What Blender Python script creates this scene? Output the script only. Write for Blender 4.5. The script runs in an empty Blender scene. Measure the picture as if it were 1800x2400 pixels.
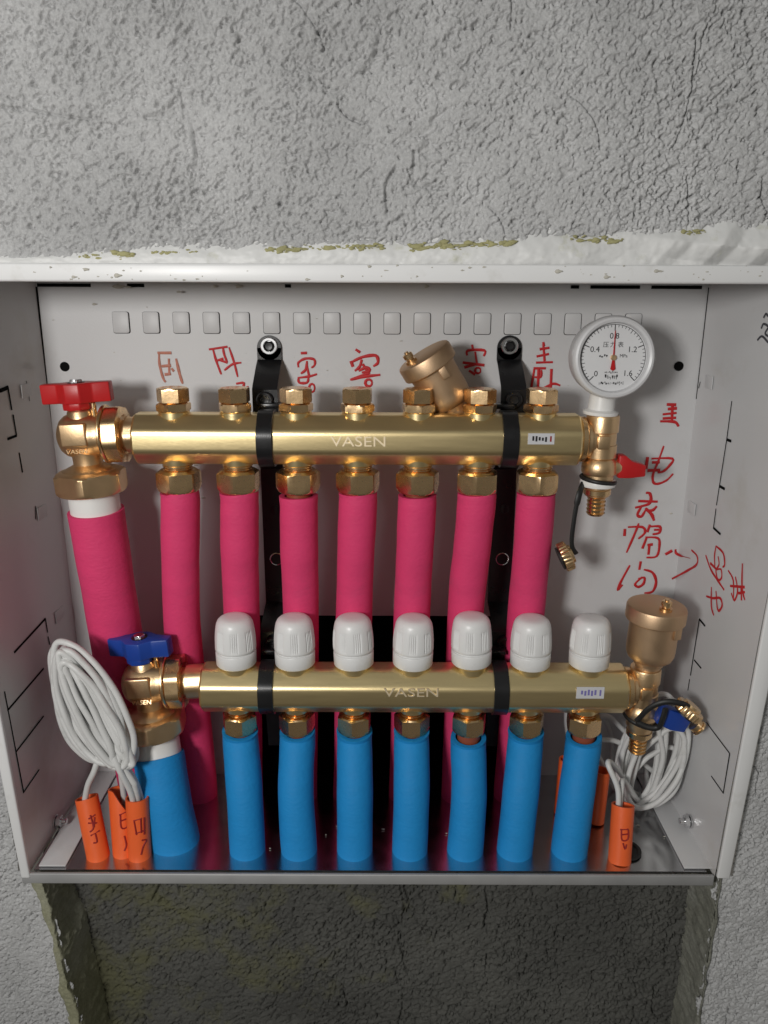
import bpy, bmesh, math, random
import numpy as np
from mathutils import Vector, Matrix, Quaternion
random.seed(7); rng = np.random.default_rng(7)
R = math.radians
scene = bpy.context.scene
C = scene.collection

# ------------------------------------------------------------------ camera
F = 1705.0; CX = 829.5; CY = 1106.0          # photo measured on a 1659 x 2212 grid
PITCH = R(16.1); ROLL = R(0.2)
CAM = Vector((0.0, -0.70, 0.0))
_r = Vector((1, 0, 0)); _f = Vector((0, math.cos(PITCH), -math.sin(PITCH)))
_d = Vector((0, -math.sin(PITCH), -math.cos(PITCH)))
CR = _r*math.cos(ROLL) - _d*math.sin(ROLL); CD = _d*math.cos(ROLL) + _r*math.sin(ROLL)
cam = bpy.data.cameras.new('camera'); cam_o = bpy.data.objects.new('camera', cam); C.objects.link(cam_o)
cam.sensor_fit = 'HORIZONTAL'; cam.sensor_width = 36; cam.lens = 36*F/1659
cam.clip_start = 0.01; cam.clip_end = 50
m = Matrix((CR, -CD, -_f)).transposed().to_4x4(); m.translation = CAM
cam_o.matrix_world = m
scene.camera = cam_o

# ------------------------------------------------------------------ world and lamps (an unfinished room, one lamp near the viewer, one added fill)
w = bpy.data.worlds.new('World'); scene.world = w; w.use_nodes = True
nt = w.node_tree; bg = nt.nodes['Background']
tc = nt.nodes.new('ShaderNodeTexCoord'); sx = nt.nodes.new('ShaderNodeSeparateXYZ'); mr = nt.nodes.new('ShaderNodeMapRange')
cr = nt.nodes.new('ShaderNodeValToRGB')
nt.links.new(tc.outputs['Generated'], sx.inputs[0]); nt.links.new(sx.outputs['Z'], mr.inputs[0])
mr.inputs[1].default_value = -1; mr.inputs[2].default_value = 1
cr.color_ramp.elements[0].color = (0.24, 0.20, 0.16, 1); cr.color_ramp.elements[1].color = (0.95, 0.97, 0.92, 1)
nt.links.new(mr.outputs[0], cr.inputs[0]); nt.links.new(cr.outputs[0], bg.inputs[0])
bg.inputs[1].default_value = 0.215

def area(name, loc, target, size, power, col):
    l = bpy.data.lights.new(name, 'AREA'); l.shape = 'DISK'; l.size = size; l.energy = power; l.color = col
    o = bpy.data.objects.new(name, l); C.objects.link(o); o.location = loc
    o.rotation_euler = (Vector(target)-Vector(loc)).to_track_quat('-Z', 'Y').to_euler()
    return o
area('work_lamp', (-0.41, -1.04, 0.08), (0.02, 0.0, -0.15), 0.17, 5.9, (1.0, 0.98, 0.95))
area('fill_light', (-0.95, -1.80, 0.75), (0.0, 0.0, -0.2), 0.60, 4.0, (0.97, 0.99, 1.0))  # soft fill added for wall relief and brass highlights; no window known there
vs = scene.view_settings
vs.view_transform = 'Standard'; vs.look = 'None'; vs.exposure = 0.0; vs.gamma = 1.0

# ------------------------------------------------------------------ photo grid -> place
def ray(u, v):
    return _f + CR*((u-CX)/F) + CD*((v-CY)/F)
def P(u, v, y):
    d = ray(u, v); return CAM + d*((y-CAM.y)/d.y)
def PX(u, v, x):
    d = ray(u, v); return CAM + d*((x-CAM.x)/d.x)
def PZ(u, v, z):
    d = ray(u, v); return CAM + d*((z-CAM.z)/d.z)
K = 1659/1800.0
def S(u, v, y): return P(u*K, v*K, y)
def SX(u, v, x): return PX(u*K, v*K, x)

# ------------------------------------------------------------------ materials
def new_mat(name):
    ma = bpy.data.materials.new(name); ma.use_nodes = True
    n = ma.node_tree; return ma, n, n.nodes['Principled BSDF']
def mat(name, col, rough=0.5, metal=0.0, var=0.12, vscale=60, bump=0.0, bscale=400, stretch=(1, 1, 1), rvar=0.1, spec=0.5, dirt=None, dscale=25, dth=(0.55, 0.75)):
    ma, n, b = new_mat(name)
    L = n.links.new; N = n.nodes.new
    tc = N('ShaderNodeTexCoord'); mp = N('ShaderNodeMapping'); mp.inputs['Scale'].default_value = stretch
    L(tc.outputs['Object'], mp.inputs[0])
    n1 = N('ShaderNodeTexNoise'); n1.inputs['Scale'].default_value = vscale; n1.inputs['Detail'].default_value = 6
    L(mp.outputs[0], n1.inputs['Vector'])
    mx = N('ShaderNodeMix'); mx.data_type = 'RGBA'
    mx.inputs[6].default_value = tuple(c*(1-var) for c in col)+(1,); mx.inputs[7].default_value = tuple(min(1, c*(1+var)) for c in col)+(1,)
    L(n1.outputs[0], mx.inputs[0]); out = mx.outputs[2]
    if dirt:
        n3 = N('ShaderNodeTexNoise'); n3.inputs['Scale'].default_value = dscale; n3.inputs['Detail'].default_value = 8; n3.inputs['Roughness'].default_value = .65
        L(tc.outputs['Object'], n3.inputs['Vector'])
        r3 = N('ShaderNodeMapRange'); r3.inputs[1].default_value = dth[0]; r3.inputs[2].default_value = dth[1]; L(n3.outputs[0], r3.inputs[0])
        m3 = N('ShaderNodeMix'); m3.data_type = 'RGBA'; m3.inputs[7].default_value = tuple(dirt)+(1,)
        L(r3.outputs[0], m3.inputs[0]); L(out, m3.inputs[6]); out = m3.outputs[2]
    L(out, b.inputs['Base Color'])
    b.inputs['Metallic'].default_value = metal; b.inputs['Specular IOR Level'].default_value = spec
    mr = N('ShaderNodeMapRange'); mr.inputs[3].default_value = max(0.02, rough-rvar); mr.inputs[4].default_value = min(1, rough+rvar)
    L(n1.outputs[0], mr.inputs[0]); L(mr.outputs[0], b.inputs['Roughness'])
    if bump:
        n2 = N('ShaderNodeTexNoise'); n2.inputs['Scale'].default_value = bscale; n2.inputs['Detail'].default_value = 7
        L(mp.outputs[0], n2.inputs['Vector'])
        bp = N('ShaderNodeBump'); bp.inputs['Strength'].default_value = bump; bp.inputs['Distance'].default_value = 0.0006
        L(n2.outputs[0], bp.inputs['Height']); L(bp.outputs[0], b.inputs['Normal'])
    return ma
M = {}
M['bar'] = mat('machined_brass', (0.92, 0.74, 0.40), .33, 1, .06, 30, .10, 260, (1, 12, 12), .05)
M['brass'] = mat('cast_brass', (0.84, 0.59, 0.34), .38, 1, .10, 80, .22, 900, rvar=.08)
M['brass2'] = mat('turned_brass', (0.86, 0.60, 0.33), .27, 1, .08, 90, .06, 500, rvar=.06)
M['vent'] = mat('dull_brass', (0.66, 0.46, 0.29), .50, 1, .10, 60, .2, 1200)
M['pink'] = mat('pink_foam', (0.73, 0.052, 0.168), .66, 0, .10, 40, .75, 230, (1, 1, 2.2), spec=.3, dirt=(0.56, 0.065, 0.16), dscale=14)
M['blue'] = mat('blue_foam', (0.012, 0.250, 0.60), .66, 0, .12, 40, .75, 230, (1, 1, 2.2), spec=.3, dirt=(0.03, 0.25, 0.54), dscale=14)
M['white_metal'] = mat('white_powder_coat', (0.62, 0.62, 0.625), .42, 0, .03, 8, .12, 900, spec=.4, dirt=(0.50, 0.49, 0.47), dscale=9, dth=(.56, .8))
M['side_coat'] = mat('white_gloss_coat', (0.62, 0.62, 0.625), .24, 0, .03, 8, .10, 60, spec=.55, dirt=(0.52, 0.50, 0.46), dscale=9, dth=(.56, .8), rvar=.06)
M['white_flange'] = mat('white_enamel', (0.80, 0.80, 0.80), .35, 0, .02, 10, .05, 900, spec=.4, dirt=(0.66, 0.65, 0.62), dscale=30, dth=(.58, .8))
M['lip'] = mat('grey_zinc_edge', (0.40, 0.40, 0.40), .55, .35, .12, 40, .2, 600)
M['letters'] = mat('lightened_letter_brass', (0.92, 0.78, 0.56), .55, .75, .05, 60)  # paler than the bar: light caught by raised letters put into the colour
M['galv'] = mat('galvanised_sheet', (0.64, 0.64, 0.65), .20, 1, .12, 60, .05, 300, rvar=.06)
M['black'] = mat('black_enamel', (0.010, 0.010, 0.011), .30, 0, .2, 60, .08, 900)
M['rubber'] = mat('black_rubber', (0.012, 0.012, 0.012), .5)
M['void'] = mat('black_gap', (0.006, 0.006, 0.006), .9, spec=.1)  # flat black stands in for the darkness inside holes and the cavity
M['knob'] = mat('white_plastic', (0.78, 0.78, 0.775), .36, 0, .02, 30, .03, 900, dirt=(0.70, 0.69, 0.67), dscale=40)
M['ppr'] = mat('white_ppr', (0.82, 0.81, 0.79), .38, 0, .02, 30)
M['red'] = mat('red_plastic', (0.50, 0.012, 0.014), .38, 0, .08, 40, .1, 900)
M['bluep'] = mat('blue_plastic', (0.012, 0.055, 0.32), .38, 0, .08, 40, .1, 900)
M['orange'] = mat('orange_conduit', (0.86, 0.135, 0.030), .42, 0, .08, 60, .2, 300, (3, 3, .3))
M['cable'] = mat('grey_white_cable', (0.66, 0.66, 0.65), .45, 0, .04, 60, dirt=(0.5, 0.5, 0.48), dscale=60)
M['pipe_in'] = mat('brown_red_pipe', (0.30, 0.075, 0.035), .4)
M['chrome'] = mat('chrome', (0.75, 0.75, 0.76), .18, 1, .05)
M['marker'] = mat('red_marker', (0.52, 0.012, 0.016), .6, 0, .25, 500)
M['marker_faint'] = mat('faded_marker', (0.50, 0.19, 0.13), .6, 0, .35, 500)
M['pencil'] = mat('dark_pen', (0.06, 0.06, 0.07), .6)
M['darkred'] = mat('dark_red_ink', (0.30, 0.012, 0.012), .6, 0, .2, 500)
M['dial'] = mat('dial_white', (0.72, 0.72, 0.73), .4, 0, .01)
M['ink'] = mat('black_print', (0.012, 0.012, 0.014), .5)
M['case'] = mat('gauge_case', (0.66, 0.66, 0.67), .36, 0, .02, 30)
M['sticker'] = mat('white_sticker', (0.62, 0.62, 0.64), .4)
M['purple'] = mat('purple_print', (0.20, 0.18, 0.45), .5)
M['film'] = mat('white_film', (0.70, 0.70, 0.69), .52, 0, .06, 40, .15, 200, dirt=(0.50, 0.50, 0.38), dscale=35, dth=(.58, .72))
M['mortar'] = mat('yellow_mortar', (0.36, 0.34, 0.17), .9, 0, .3, 120, .6, 500)
M['crumb'] = mat('plaster_crumb', (0.5, 0.48, 0.42), .9, 0, .3, 120, .5, 900)

def plaster(name, c0, c1, c2, patch=None, bstr=.55):
    ma, n, b = new_mat(name); L = n.links.new; N = n.nodes.new
    tc = N('ShaderNodeTexCoord')
    def noise(s, d=6, r=.55):
        x = N('ShaderNodeTexNoise'); x.inputs['Scale'].default_value = s; x.inputs['Detail'].default_value = d; x.inputs['Roughness'].default_value = r
        L(tc.outputs['Object'], x.inputs['Vector']); return x.outputs[0]
    r = N('ShaderNodeValToRGB'); e = r.color_ramp.elements
    e[0].position = .30; e[0].color = c0+(1,); e[1].position = .70; e[1].color = c2+(1,)
    k = e.new(.5); k.color = c1+(1,)
    L(noise(7, 8, .6), r.inputs[0]); out = r.outputs[0]
    g = N('ShaderNodeMix'); g.data_type = 'RGBA'; g.blend_type = 'MULTIPLY'; g.inputs[0].default_value = .9
    rg = N('ShaderNodeMapRange'); rg.inputs[1].default_value = .3; rg.inputs[2].default_value = .7; rg.inputs[3].default_value = .72; rg.inputs[4].default_value = 1.12
    L(noise(520, 4, .75), rg.inputs[0]); L(out, g.inputs[6]); L(rg.outputs[0], g.inputs[7]); out = g.outputs[2]
    if patch:
        pr = N('ShaderNodeMapRange'); pr.inputs[1].default_value = .52; pr.inputs[2].default_value = .66; sp = N('ShaderNodeSeparateXYZ'); L(tc.outputs['Object'], sp.inputs[0])
        px = N('ShaderNodeMapRange'); px.inputs[1].default_value = -.27; px.inputs[2].default_value = .10; px.inputs[3].default_value = .08; px.inputs[4].default_value = -.12; L(sp.outputs[0], px.inputs[0])
        ad = N('ShaderNodeMath'); ad.operation = 'ADD'; L(noise(16, 7, .65), ad.inputs[0]); L(px.outputs[0], ad.inputs[1]); L(ad.outputs[0], pr.inputs[0])
        pm = N('ShaderNodeMix'); pm.data_type = 'RGBA'; pm.inputs[7].default_value = patch+(1,)
        L(pr.outputs[0], pm.inputs[0]); L(out, pm.inputs[6]); out = pm.outputs[2]
    L(out, b.inputs['Base Color']); b.inputs['Roughness'].default_value = .92; b.inputs['Specular IOR Level'].default_value = .06
    bp = N('ShaderNodeBump'); bp.inputs['Strength'].default_value = bstr; bp.inputs['Distance'].default_value = .0012
    L(noise(650, 5, .7), bp.inputs['Height']); L(bp.outputs[0], b.inputs['Normal'])
    return ma
M['plaster'] = plaster('rough_grey_plaster', (0.46, 0.46, 0.46), (0.55, 0.55, 0.55), (0.65, 0.65, 0.65), bstr=.9)
M['cement'] = plaster('dark_cement', (0.085, 0.084, 0.078), (0.110, 0.109, 0.100), (0.145, 0.143, 0.13), patch=(0.130, 0.128, 0.078), bstr=.8)  # cement toned darker than the wall plaster, yellower patches towards the left
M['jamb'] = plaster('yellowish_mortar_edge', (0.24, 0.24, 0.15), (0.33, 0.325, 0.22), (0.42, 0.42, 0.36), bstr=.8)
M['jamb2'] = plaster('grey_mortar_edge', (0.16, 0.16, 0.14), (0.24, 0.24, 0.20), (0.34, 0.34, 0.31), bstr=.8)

# ------------------------------------------------------------------ object helpers
def tag(o, label=None, cat=None, group=None, kind=None):
    if label: o['label'] = label
    if cat: o['category'] = cat
    if group: o['group'] = group
    if kind: o['kind'] = kind
    return o
def thing(name, label, cat, loc, group=None, rot=None):
    o = bpy.data.objects.new(name, None); C.objects.link(o); o.location = loc; o.empty_display_size = .01
    if rot: o.rotation_euler = rot
    return tag(o, label, cat, group)
def perp(a):
    a = Vector(a).normalized(); t = Vector((0, 0, 1)) if abs(a.z) < .9 else Vector((0, -1, 0))
    u = t.cross(a).normalized(); return a, u, a.cross(u)
def hexr(ap, n=6, ph=0.0):
    s = 2*math.pi/n
    return lambda th: ap/math.cos(((th-ph) % s)-s/2)
def catmull(pts, n=8, closed=False):
    pts = [Vector(p) for p in pts]; out = []
    N = len(pts)
    for i in range(N if closed else N-1):
        if closed: a, b, c, d = (pts[(i+j-1) % N] for j in range(4))
        else: a, b, c, d = pts[max(i-1, 0)], pts[i], pts[i+1], pts[min(i+2, N-1)]
        for k in range(n):
            t = k/n
            out.append(.5*((2*b)+(c-a)*t+(2*a-5*b+4*c-d)*t*t+(3*b-a-3*c+d)*t**3))
    if not closed: out.append(pts[-1])
    return out
def rounded_poly(pts, r, n=4):
    out = []; N = len(pts)
    for i in range(N):
        p0, p1, p2 = Vector(pts[i-1]), Vector(pts[i]), Vector(pts[(i+1) % N])
        d0 = (p0-p1).normalized(); d1 = (p2-p1).normalized()
        a = p1+d0*r; b = p1+d1*r
        for k in range(n+1):
            t = k/n; out.append((1-t)**2*a+2*t*(1-t)*p1+t*t*b)
    return out
class MB:
    def __init__(s): s.v = []; s.f = []
    def add(s, vs, fs):
        o = len(s.v); s.v += [Vector(x) for x in vs]; s.f += [tuple(i+o for i in f) for f in fs]; return s
    def rings(s, rings, closed=False, cap=True):
        n = len(rings[0]); vs = [p for r in rings for p in r]; fs = []
        m = len(rings)
        for i in range(m if closed else m-1):
            a, b = i*n, ((i+1) % m)*n
            for j in range(n):
                k = (j+1) % n; fs.append((a+j, a+k, b+k, b+j))
        if cap and not closed:
            fs.append(tuple(reversed(range(n)))); fs.append(tuple((m-1)*n+j for j in range(n)))
        return s.add(vs, fs)
    def lathe(s, prof, o=(0, 0, 0), axis=(0, 0, 1), seg=40, shape=None, closed=False, cap=True):
        a, u, w = perp(axis); o = Vector(o); rs = []
        for h, r in prof:
            ring = []
            for j in range(seg):
                th = 2*math.pi*j/seg; rr = max(r, 1e-5)
                if shape: rr = min(rr, shape(th)) if not getattr(shape, 'mul', False) else rr*shape(th, h)
                ring.append(o+a*h+(u*math.cos(th)+w*math.sin(th))*rr)
            rs.append(ring)
        return s.rings(rs, closed, cap)
    def tube(s, pts, r, seg=12, closed=False, cap=True, flat=1.0, inner=None, nrm=None):
        pts = [Vector(p) for p in pts]; N = len(pts); rs = []
        t0 = (pts[1]-pts[0]).normalized()
        u = perp(t0)[1] if nrm is None else (Vector(nrm)-t0*Vector(nrm).dot(t0)).normalized()
        rad = r if callable(r) else (lambda i: r)
        fr = []
        for i in range(N):
            if closed: t = (pts[(i+1) % N]-pts[i-1]).normalized()
            else: t = (pts[min(i+1, N-1)]-pts[max(i-1, 0)]).normalized()
            if nrm is not None: u = Vector(nrm)-t*Vector(nrm).dot(t)
            else: u = u-t*u.dot(t)
            u.normalize(); fr.append((u.copy(), t.cross(u)))
        for i in range(N):
            uu, ww = fr[i]; rr = rad(i)
            rs.append([pts[i]+uu*math.cos(2*math.pi*j/seg)*rr*flat+ww*math.sin(2*math.pi*j/seg)*rr for j in range(seg)])
        if inner:
            for i in (range(N-1, -1, -1)):
                uu, ww = fr[i]
                rs.append([pts[i]+uu*math.cos(2*math.pi*j/seg)*inner+ww*math.sin(2*math.pi*j/seg)*inner for j in range(seg)])
            return s.rings(rs, True, False)
        return s.rings(rs, closed, cap)
    def box(s, c, size, bev=0.0, rot=None, seg=2):
        bm = bmesh.new(); bmesh.ops.create_cube(bm, size=1)
        for v in bm.verts: v.co = Vector((v.co.x*size[0], v.co.y*size[1], v.co.z*size[2]))
        if bev: bmesh.ops.bevel(bm, geom=bm.edges[:], offset=bev, segments=seg, affect='EDGES', profile=.5)
        bm.verts.ensure_lookup_table()
        mt = Matrix(rot) if rot is not None else Matrix.Identity(3)
        s.add([mt @ v.co+Vector(c) for v in bm.verts], [[v.index for v in f.verts] for f in bm.faces]); bm.free(); return s
    def prism(s, poly, z0, z1, tr=lambda p: p, bev=0.0):
        bm = bmesh.new(); n = len(poly)
        a = [bm.verts.new((p[0], p[1], z0)) for p in poly]; b = [bm.verts.new((p[0], p[1], z1)) for p in poly]
        bm.faces.new(a[::-1]); bm.faces.new(b)
        for i in range(n): bm.faces.new((a[i], a[(i+1) % n], b[(i+1) % n], b[i]))
        bmesh.ops.recalc_face_normals(bm, faces=bm.faces[:])
        if bev: bmesh.ops.bevel(bm, geom=bm.edges[:], offset=bev, segments=2, affect='EDGES', profile=.5)
        bm.verts.index_update()
        s.add([Vector(tr(v.co)) for v in bm.verts], [[v.index for v in f.verts] for f in bm.faces]); bm.free(); return s
    def mesh(s, name, m, ang=35, off=None):
        me = bpy.data.meshes.new(name)
        me.from_pydata([tuple(v-off) if off else tuple(v) for v in s.v], [], s.f); me.update()
        bm = bmesh.new(); bm.from_mesh(me); bmesh.ops.recalc_face_normals(bm, faces=bm.faces[:]); bm.to_mesh(me); bm.free()
        me.materials.append(m)
        me.polygons.foreach_set('use_smooth', [True]*len(me.polygons))
        if ang is not None: me.set_sharp_from_angle(angle=R(ang))
        return me
    def build(s, name, m, parent=None, ang=35, off=None, loc=None, rot=None):
        return put(name, s.mesh(name, m, ang, off), parent, loc, rot)
def put(name, me, parent=None, loc=None, rot=None):
    o = bpy.data.objects.new(name, me); C.objects.link(o); o.parent = parent
    if loc is not None: o.location = loc
    if rot is not None: o.rotation_euler = rot
    return o
def text_mesh(body, size, m, extrude=0.0002, width=None, align='CENTER'):
    cu = bpy.data.curves.new('lettering', 'FONT'); cu.body = body; cu.size = size; cu.extrude = extrude; cu.align_x = align; cu.align_y = 'CENTER'; cu.resolution_u = 3
    o = bpy.data.objects.new('tmp', cu); C.objects.link(o)
    dg = bpy.context.evaluated_depsgraph_get(); me = bpy.data.meshes.new_from_object(o.evaluated_get(dg))
    bpy.data.objects.remove(o); bpy.data.curves.remove(cu)
    if width and len(me.vertices):
        xs = [v.co.x for v in me.vertices]; k = width/max(1e-6, max(xs)-min(xs))
        for v in me.vertices: v.co.x *= k
    me.materials.clear(); me.materials.append(m); return me
RX90 = (math.pi/2, 0, 0)

# ------------------------------------------------------------------ key sizes
XL, XR = S(85, 673, 0).x, S(1661, 673, 0).x         # inner faces of the side panels
D = 0.143; YF = -D                                   # cabinet front plane
ZF = S(900, 2049, YF).z                              # tray floor
YW = -0.136                                          # plaster face
Y1, Y2 = -0.066, -0.080                              # upper and lower bar axes
print('XL XR ZF', XL, XR, ZF)

# ------------------------------------------------------------------ plaster wall
def vnoise(x, z, s, seed):
    g = np.random.default_rng(seed); a = x/s; b = z/s
    a = a-a.min(); b = b-b.min()
    na, nb = int(a.max())+3, int(b.max())+3
    t = g.random((na, nb)); ia = a.astype(int); ib = b.astype(int); fa = a-ia; fb = b-ib
    fa = fa*fa*(3-2*fa); fb = fb*fb*(3-2*fb)
    return (t[ia, ib]*(1-fa)+t[ia+1, ib]*fa)*(1-fb)+(t[ia, ib+1]*(1-fa)+t[ia+1, ib+1]*fa)*fb
def rough(x, z, seed, pit=1.0):
    xr = x*.80+z*.60; zr = -x*.60+z*.80
    wob = (vnoise(x, z, .02, seed+40)-.5)*.006; wob2 = (vnoise(x, z, .006, seed+41)-.5)*.004
    h = .0040*(vnoise(x, z, .10, seed)-.5)+.0020*(vnoise(x+wob, z, .024, seed+1)-.5)
    n1 = vnoise(xr*.75+wob, zr*1.3+wob2, .0028, seed+2); n2 = vnoise(xr*.85+wob2, zr*1.2, .0018, seed+3); n3 = vnoise(x+wob2, z, .0012, seed+4)
    dens = np.clip(.30+1.0*(vnoise(x, z, .05, seed+5)-.25)+.5*(vnoise(x, z, .016, seed+15)-.3)+.15*np.clip((x+.1)/.4, 0, 1), .15, 1.1)
    flat = np.clip(vnoise(x+wob*2, z*.35, .030, seed+16)*3-1.95, 0, 1)          # smooth trowelled patches
    dens = dens*(1-.75*flat)
    g = .38*n1+.34*n2+.28*n3
    h += dens*(.0011*np.minimum(g-.5, .06)+.0006*(n2-.5)+.0011*(n3-.5))
    pits = np.clip(.385+.055*np.clip(dens, 0, 1)-g, 0, 1)
    h -= pit*.016*np.minimum(pits, .08)
    deep = np.clip(vnoise(xr*.6+wob, zr*1.2, .006, seed+17)-.86, 0, 1)
    h -= .020*deep
    sp = vnoise(xr*.7+wob2, zr*1.25+wob, .0026, seed+18)*.7+vnoise(x, z, .0013, seed+19)*.3
    h -= .020*np.minimum(np.clip(sp-.70+.07*np.clip(dens, 0, 1), 0, 1), .12)
    v1 = np.abs(vnoise(x+wob*2.5, z*.10, .05, seed+6)-.5)
    h -= .0042*np.clip(1-v1/.010, 0, 1)*(vnoise(x, z, .03, seed+7) > .48)*np.clip((x+.25)/.3, .2, 1)
    cr1 = np.abs(vnoise(x+wob, z, .06, seed+8)-.5)
    h -= .0032*np.clip(1-cr1/.012, 0, 1)*(vnoise(x, z, .025, seed+9) > .56)
    return h
def grid_mesh(name, x0, x1, z0, z1, step, yfun, keep, m):
    nx = int((x1-x0)/step)+1; nz = int((z1-z0)/step)+1
    X, Z = np.meshgrid(np.linspace(x0, x1, nx), np.linspace(z0, z1, nz), indexing='ij')
    Y = yfun(X, Z); idx = np.arange(nx*nz).reshape(nx, nz)
    q = np.stack([idx[:-1, :-1], idx[1:, :-1], idx[1:, 1:], idx[:-1, 1:]], -1).reshape(-1, 4)
    if keep is not None:
        kp = keep((X[:-1, :-1]+X[1:, 1:])/2, (Z[:-1, :-1]+Z[1:, 1:])/2).reshape(-1); q = q[kp]
    used = np.zeros(nx*nz, bool); used[q.reshape(-1)] = True; remap = np.cumsum(used)-1
    co = np.stack([X, Y, Z], -1).reshape(-1, 3)[used].astype(np.float32); q = remap[q].astype(np.int32)
    me = bpy.data.meshes.new(name); me.vertices.add(len(co)); me.vertices.foreach_set('co', co.ravel())
    me.loops.add(q.size); me.loops.foreach_set('vertex_index', q.ravel())
    me.polygons.add(len(q)); me.polygons.foreach_set('loop_start', np.arange(0, q.size, 4, dtype=np.int32))
    me.polygons.foreach_set('use_smooth', np.ones(len(q), bool))
    me.update(); me.validate(); me.materials.append(m)
    return put(name, me)
bpts = [(-200, 618), (0, 613), (100, 611), (190, 603), (336, 592), (461, 590), (678, 581), (890, 576), (960, 576), (1209, 565), (1301, 554), (1380, 557), (1442, 560), (1540, 546), (1660, 538), (1703, 523), (1750, 536), (1800, 535), (2000, 530)]
bx = [S(u, v, YW).x for u, v in bpts]; bz = [S(u, v, YW).z for u, v in bpts]
OXL, OXR = S(45, 2055, YW).x, S(1716, 2055, YW).x; OXS = .020       # opening sides
RL0, RR0 = S(103, 2074, YW), S(1681, 2074, YW); RL1, RR1 = S(190, 2399, YW), S(1632, 2399, YW)
def wall_keep(x, z):
    jit = (vnoise(x, z, .006, 91)-.5)*.005+(vnoise(x, z, .025, 92)-.5)*.006
    top = z > np.interp(x, bx, bz)+jit*.35
    tl = (z-RL0.z)/(RL1.z-RL0.z); tr = (z-RR0.z)/(RR1.z-RR0.z)
    lo = z < ZF-.006
    kz_ = np.clip(1-z/ZF, 0, 1.2); xl = np.where(lo, RL0.x+tl*(RL1.x-RL0.x)+jit, OXL-kz_*.012); xr = np.where(lo, RR0.x+tr*(RR1.x-RR0.x)+jit, OXR+kz_*OXS)
    side = (x < xl) | (x > xr)
    return top | (side & (z <= .05))
wall = grid_mesh('wall', -.37, .37, -.70, .225, .00068, lambda x, z: YW-rough(x, z, 11), wall_keep, M['plaster'])
tag(wall, 'rough grey sand-plaster wall around the manifold cabinet', kind='structure')
YR = -.092
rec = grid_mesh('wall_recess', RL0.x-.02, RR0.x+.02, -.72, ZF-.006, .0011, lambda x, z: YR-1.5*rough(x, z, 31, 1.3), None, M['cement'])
tag(rec, 'dark cement recess below the cabinet', kind='structure')
def jamb(name, p0, p1, sgn):
    n = 220; k = 34; vs = []; fs = []
    gi, gj = np.meshgrid(np.arange(n)*.0011, np.arange(k)*.0013, indexing='ij')
    JN = .004*(vnoise(gi, gj, .03, 5+int(sgn))-.5)+.0022*(vnoise(gi, gj, .007, 8+int(sgn))-.5)+.0016*(vnoise(gi, gj, .0024, 9+int(sgn))-.5)
    for i in range(n):
        z = ZF-.004+(-.72-ZF+.004)*i/(n-1); t = (z-p0.z)/(p1.z-p0.z); x = p0.x+t*(p1.x-p0.x)
        for j in range(k):
            s = j/(k-1); y = YW-.001+s*(YR+.004-YW)
            e = JN[i, j]
            if s < .3:
                q = s/.3; wf = (.009 if sgn > 0 else .003)+(.003 if sgn > 0 else .0015)*math.sin(i*.05+sgn)+.0012*math.sin(i*.17)
                vs.append((x-sgn*wf*(1-q)+e*.3, YW+.0015-.0042*min(1, q*3)+e*.5, z))
            else:
                q = (s-.3)/.7; vs.append((x+sgn*(.003*q)+e, YW-.0027+q*(YR+.004-YW+.0027), z))
    for i in range(n-1):
        for j in range(k-1): a = i*k+j; fs.append((a, a+1, a+k+1, a+k))
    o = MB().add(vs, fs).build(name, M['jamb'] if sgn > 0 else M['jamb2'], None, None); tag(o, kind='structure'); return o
jamb('recess_jamb', RL0, RL1, 1); jamb('recess_jamb', RR0, RR1, -1)

# white film stuffed between flange and plaster
ZT = S(900, 619, YF-.002).z                    # top of the top flange
def film():
    nx, nz = 640, 40; vs = []; fs = []
    gi, gj = np.meshgrid(np.arange(nx)*.00115, np.arange(nz)*.001, indexing='ij')
    FN = .0020*(vnoise(gi, gj, .016, 61)-.5)+.0009*(vnoise(gi, gj, .005, 62)-.5)+.0005*(vnoise(gi, gj, .0018, 63)-.5)
    xs = np.linspace(-.36, .37, nx)
    for i, x in enumerate(xs):
        zt = float(np.interp(x, bx, bz))+.006
        for j in range(nz):
            s = j/(nz-1); z = (ZT-.012)+(zt-ZT+.012)*s
            amp = .0003+.0060*max(0, min(1, (x-.05)/.16))
            q1 = (x*11+z*26+.7*math.sin(x*13)) % 1; q2 = (x*19-z*24+.6*math.sin(x*23+1)) % 1
            f = 1.1*(q1/.3 if q1 < .3 else (1-q1)/.7)+.6*(q2/.6 if q2 < .6 else (1-q2)/.4)
            y = YW+.0035-.0060*math.sin(math.pi*min(1, (1-s)*1.05))-amp*(f-.8)*math.sin(math.pi*(.08+.9*s))+FN[i, j]
            vs.append((x, y, z))
    for i in range(nx-1):
        for j in range(nz-1): a = i*nz+j; fs.append((a, a+nz, a+nz+1, a+1))
    o = MB().add(vs, fs).build('plastic_film', M['film'], None, 28)
    tag(o, 'wrinkled white film packed along the seam above the cabinet flange', 'film')
film()
def lumps(name, pts, m, label, cat):
    b = MB()
    for p, r in pts:
        bm = bmesh.new(); bmesh.ops.create_icosphere(bm, subdivisions=2, radius=r)
        sc = (random.uniform(.8, 2.2), .55, random.uniform(.5, .9)); ph = random.random()*9
        b.add([Vector(p)+Vector((v.co.x*sc[0], v.co.y*sc[1], v.co.z*sc[2]))*(1+.35*math.sin(v.co.x/r*3+ph)*math.cos(v.co.z/r*4+ph)) for v in bm.verts],
              [[v.index for v in f.verts] for f in bm.faces]); bm.free()
    o = b.build(name, m, None, None); tag(o, label, cat, kind='stuff'); return o
pts = []
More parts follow.
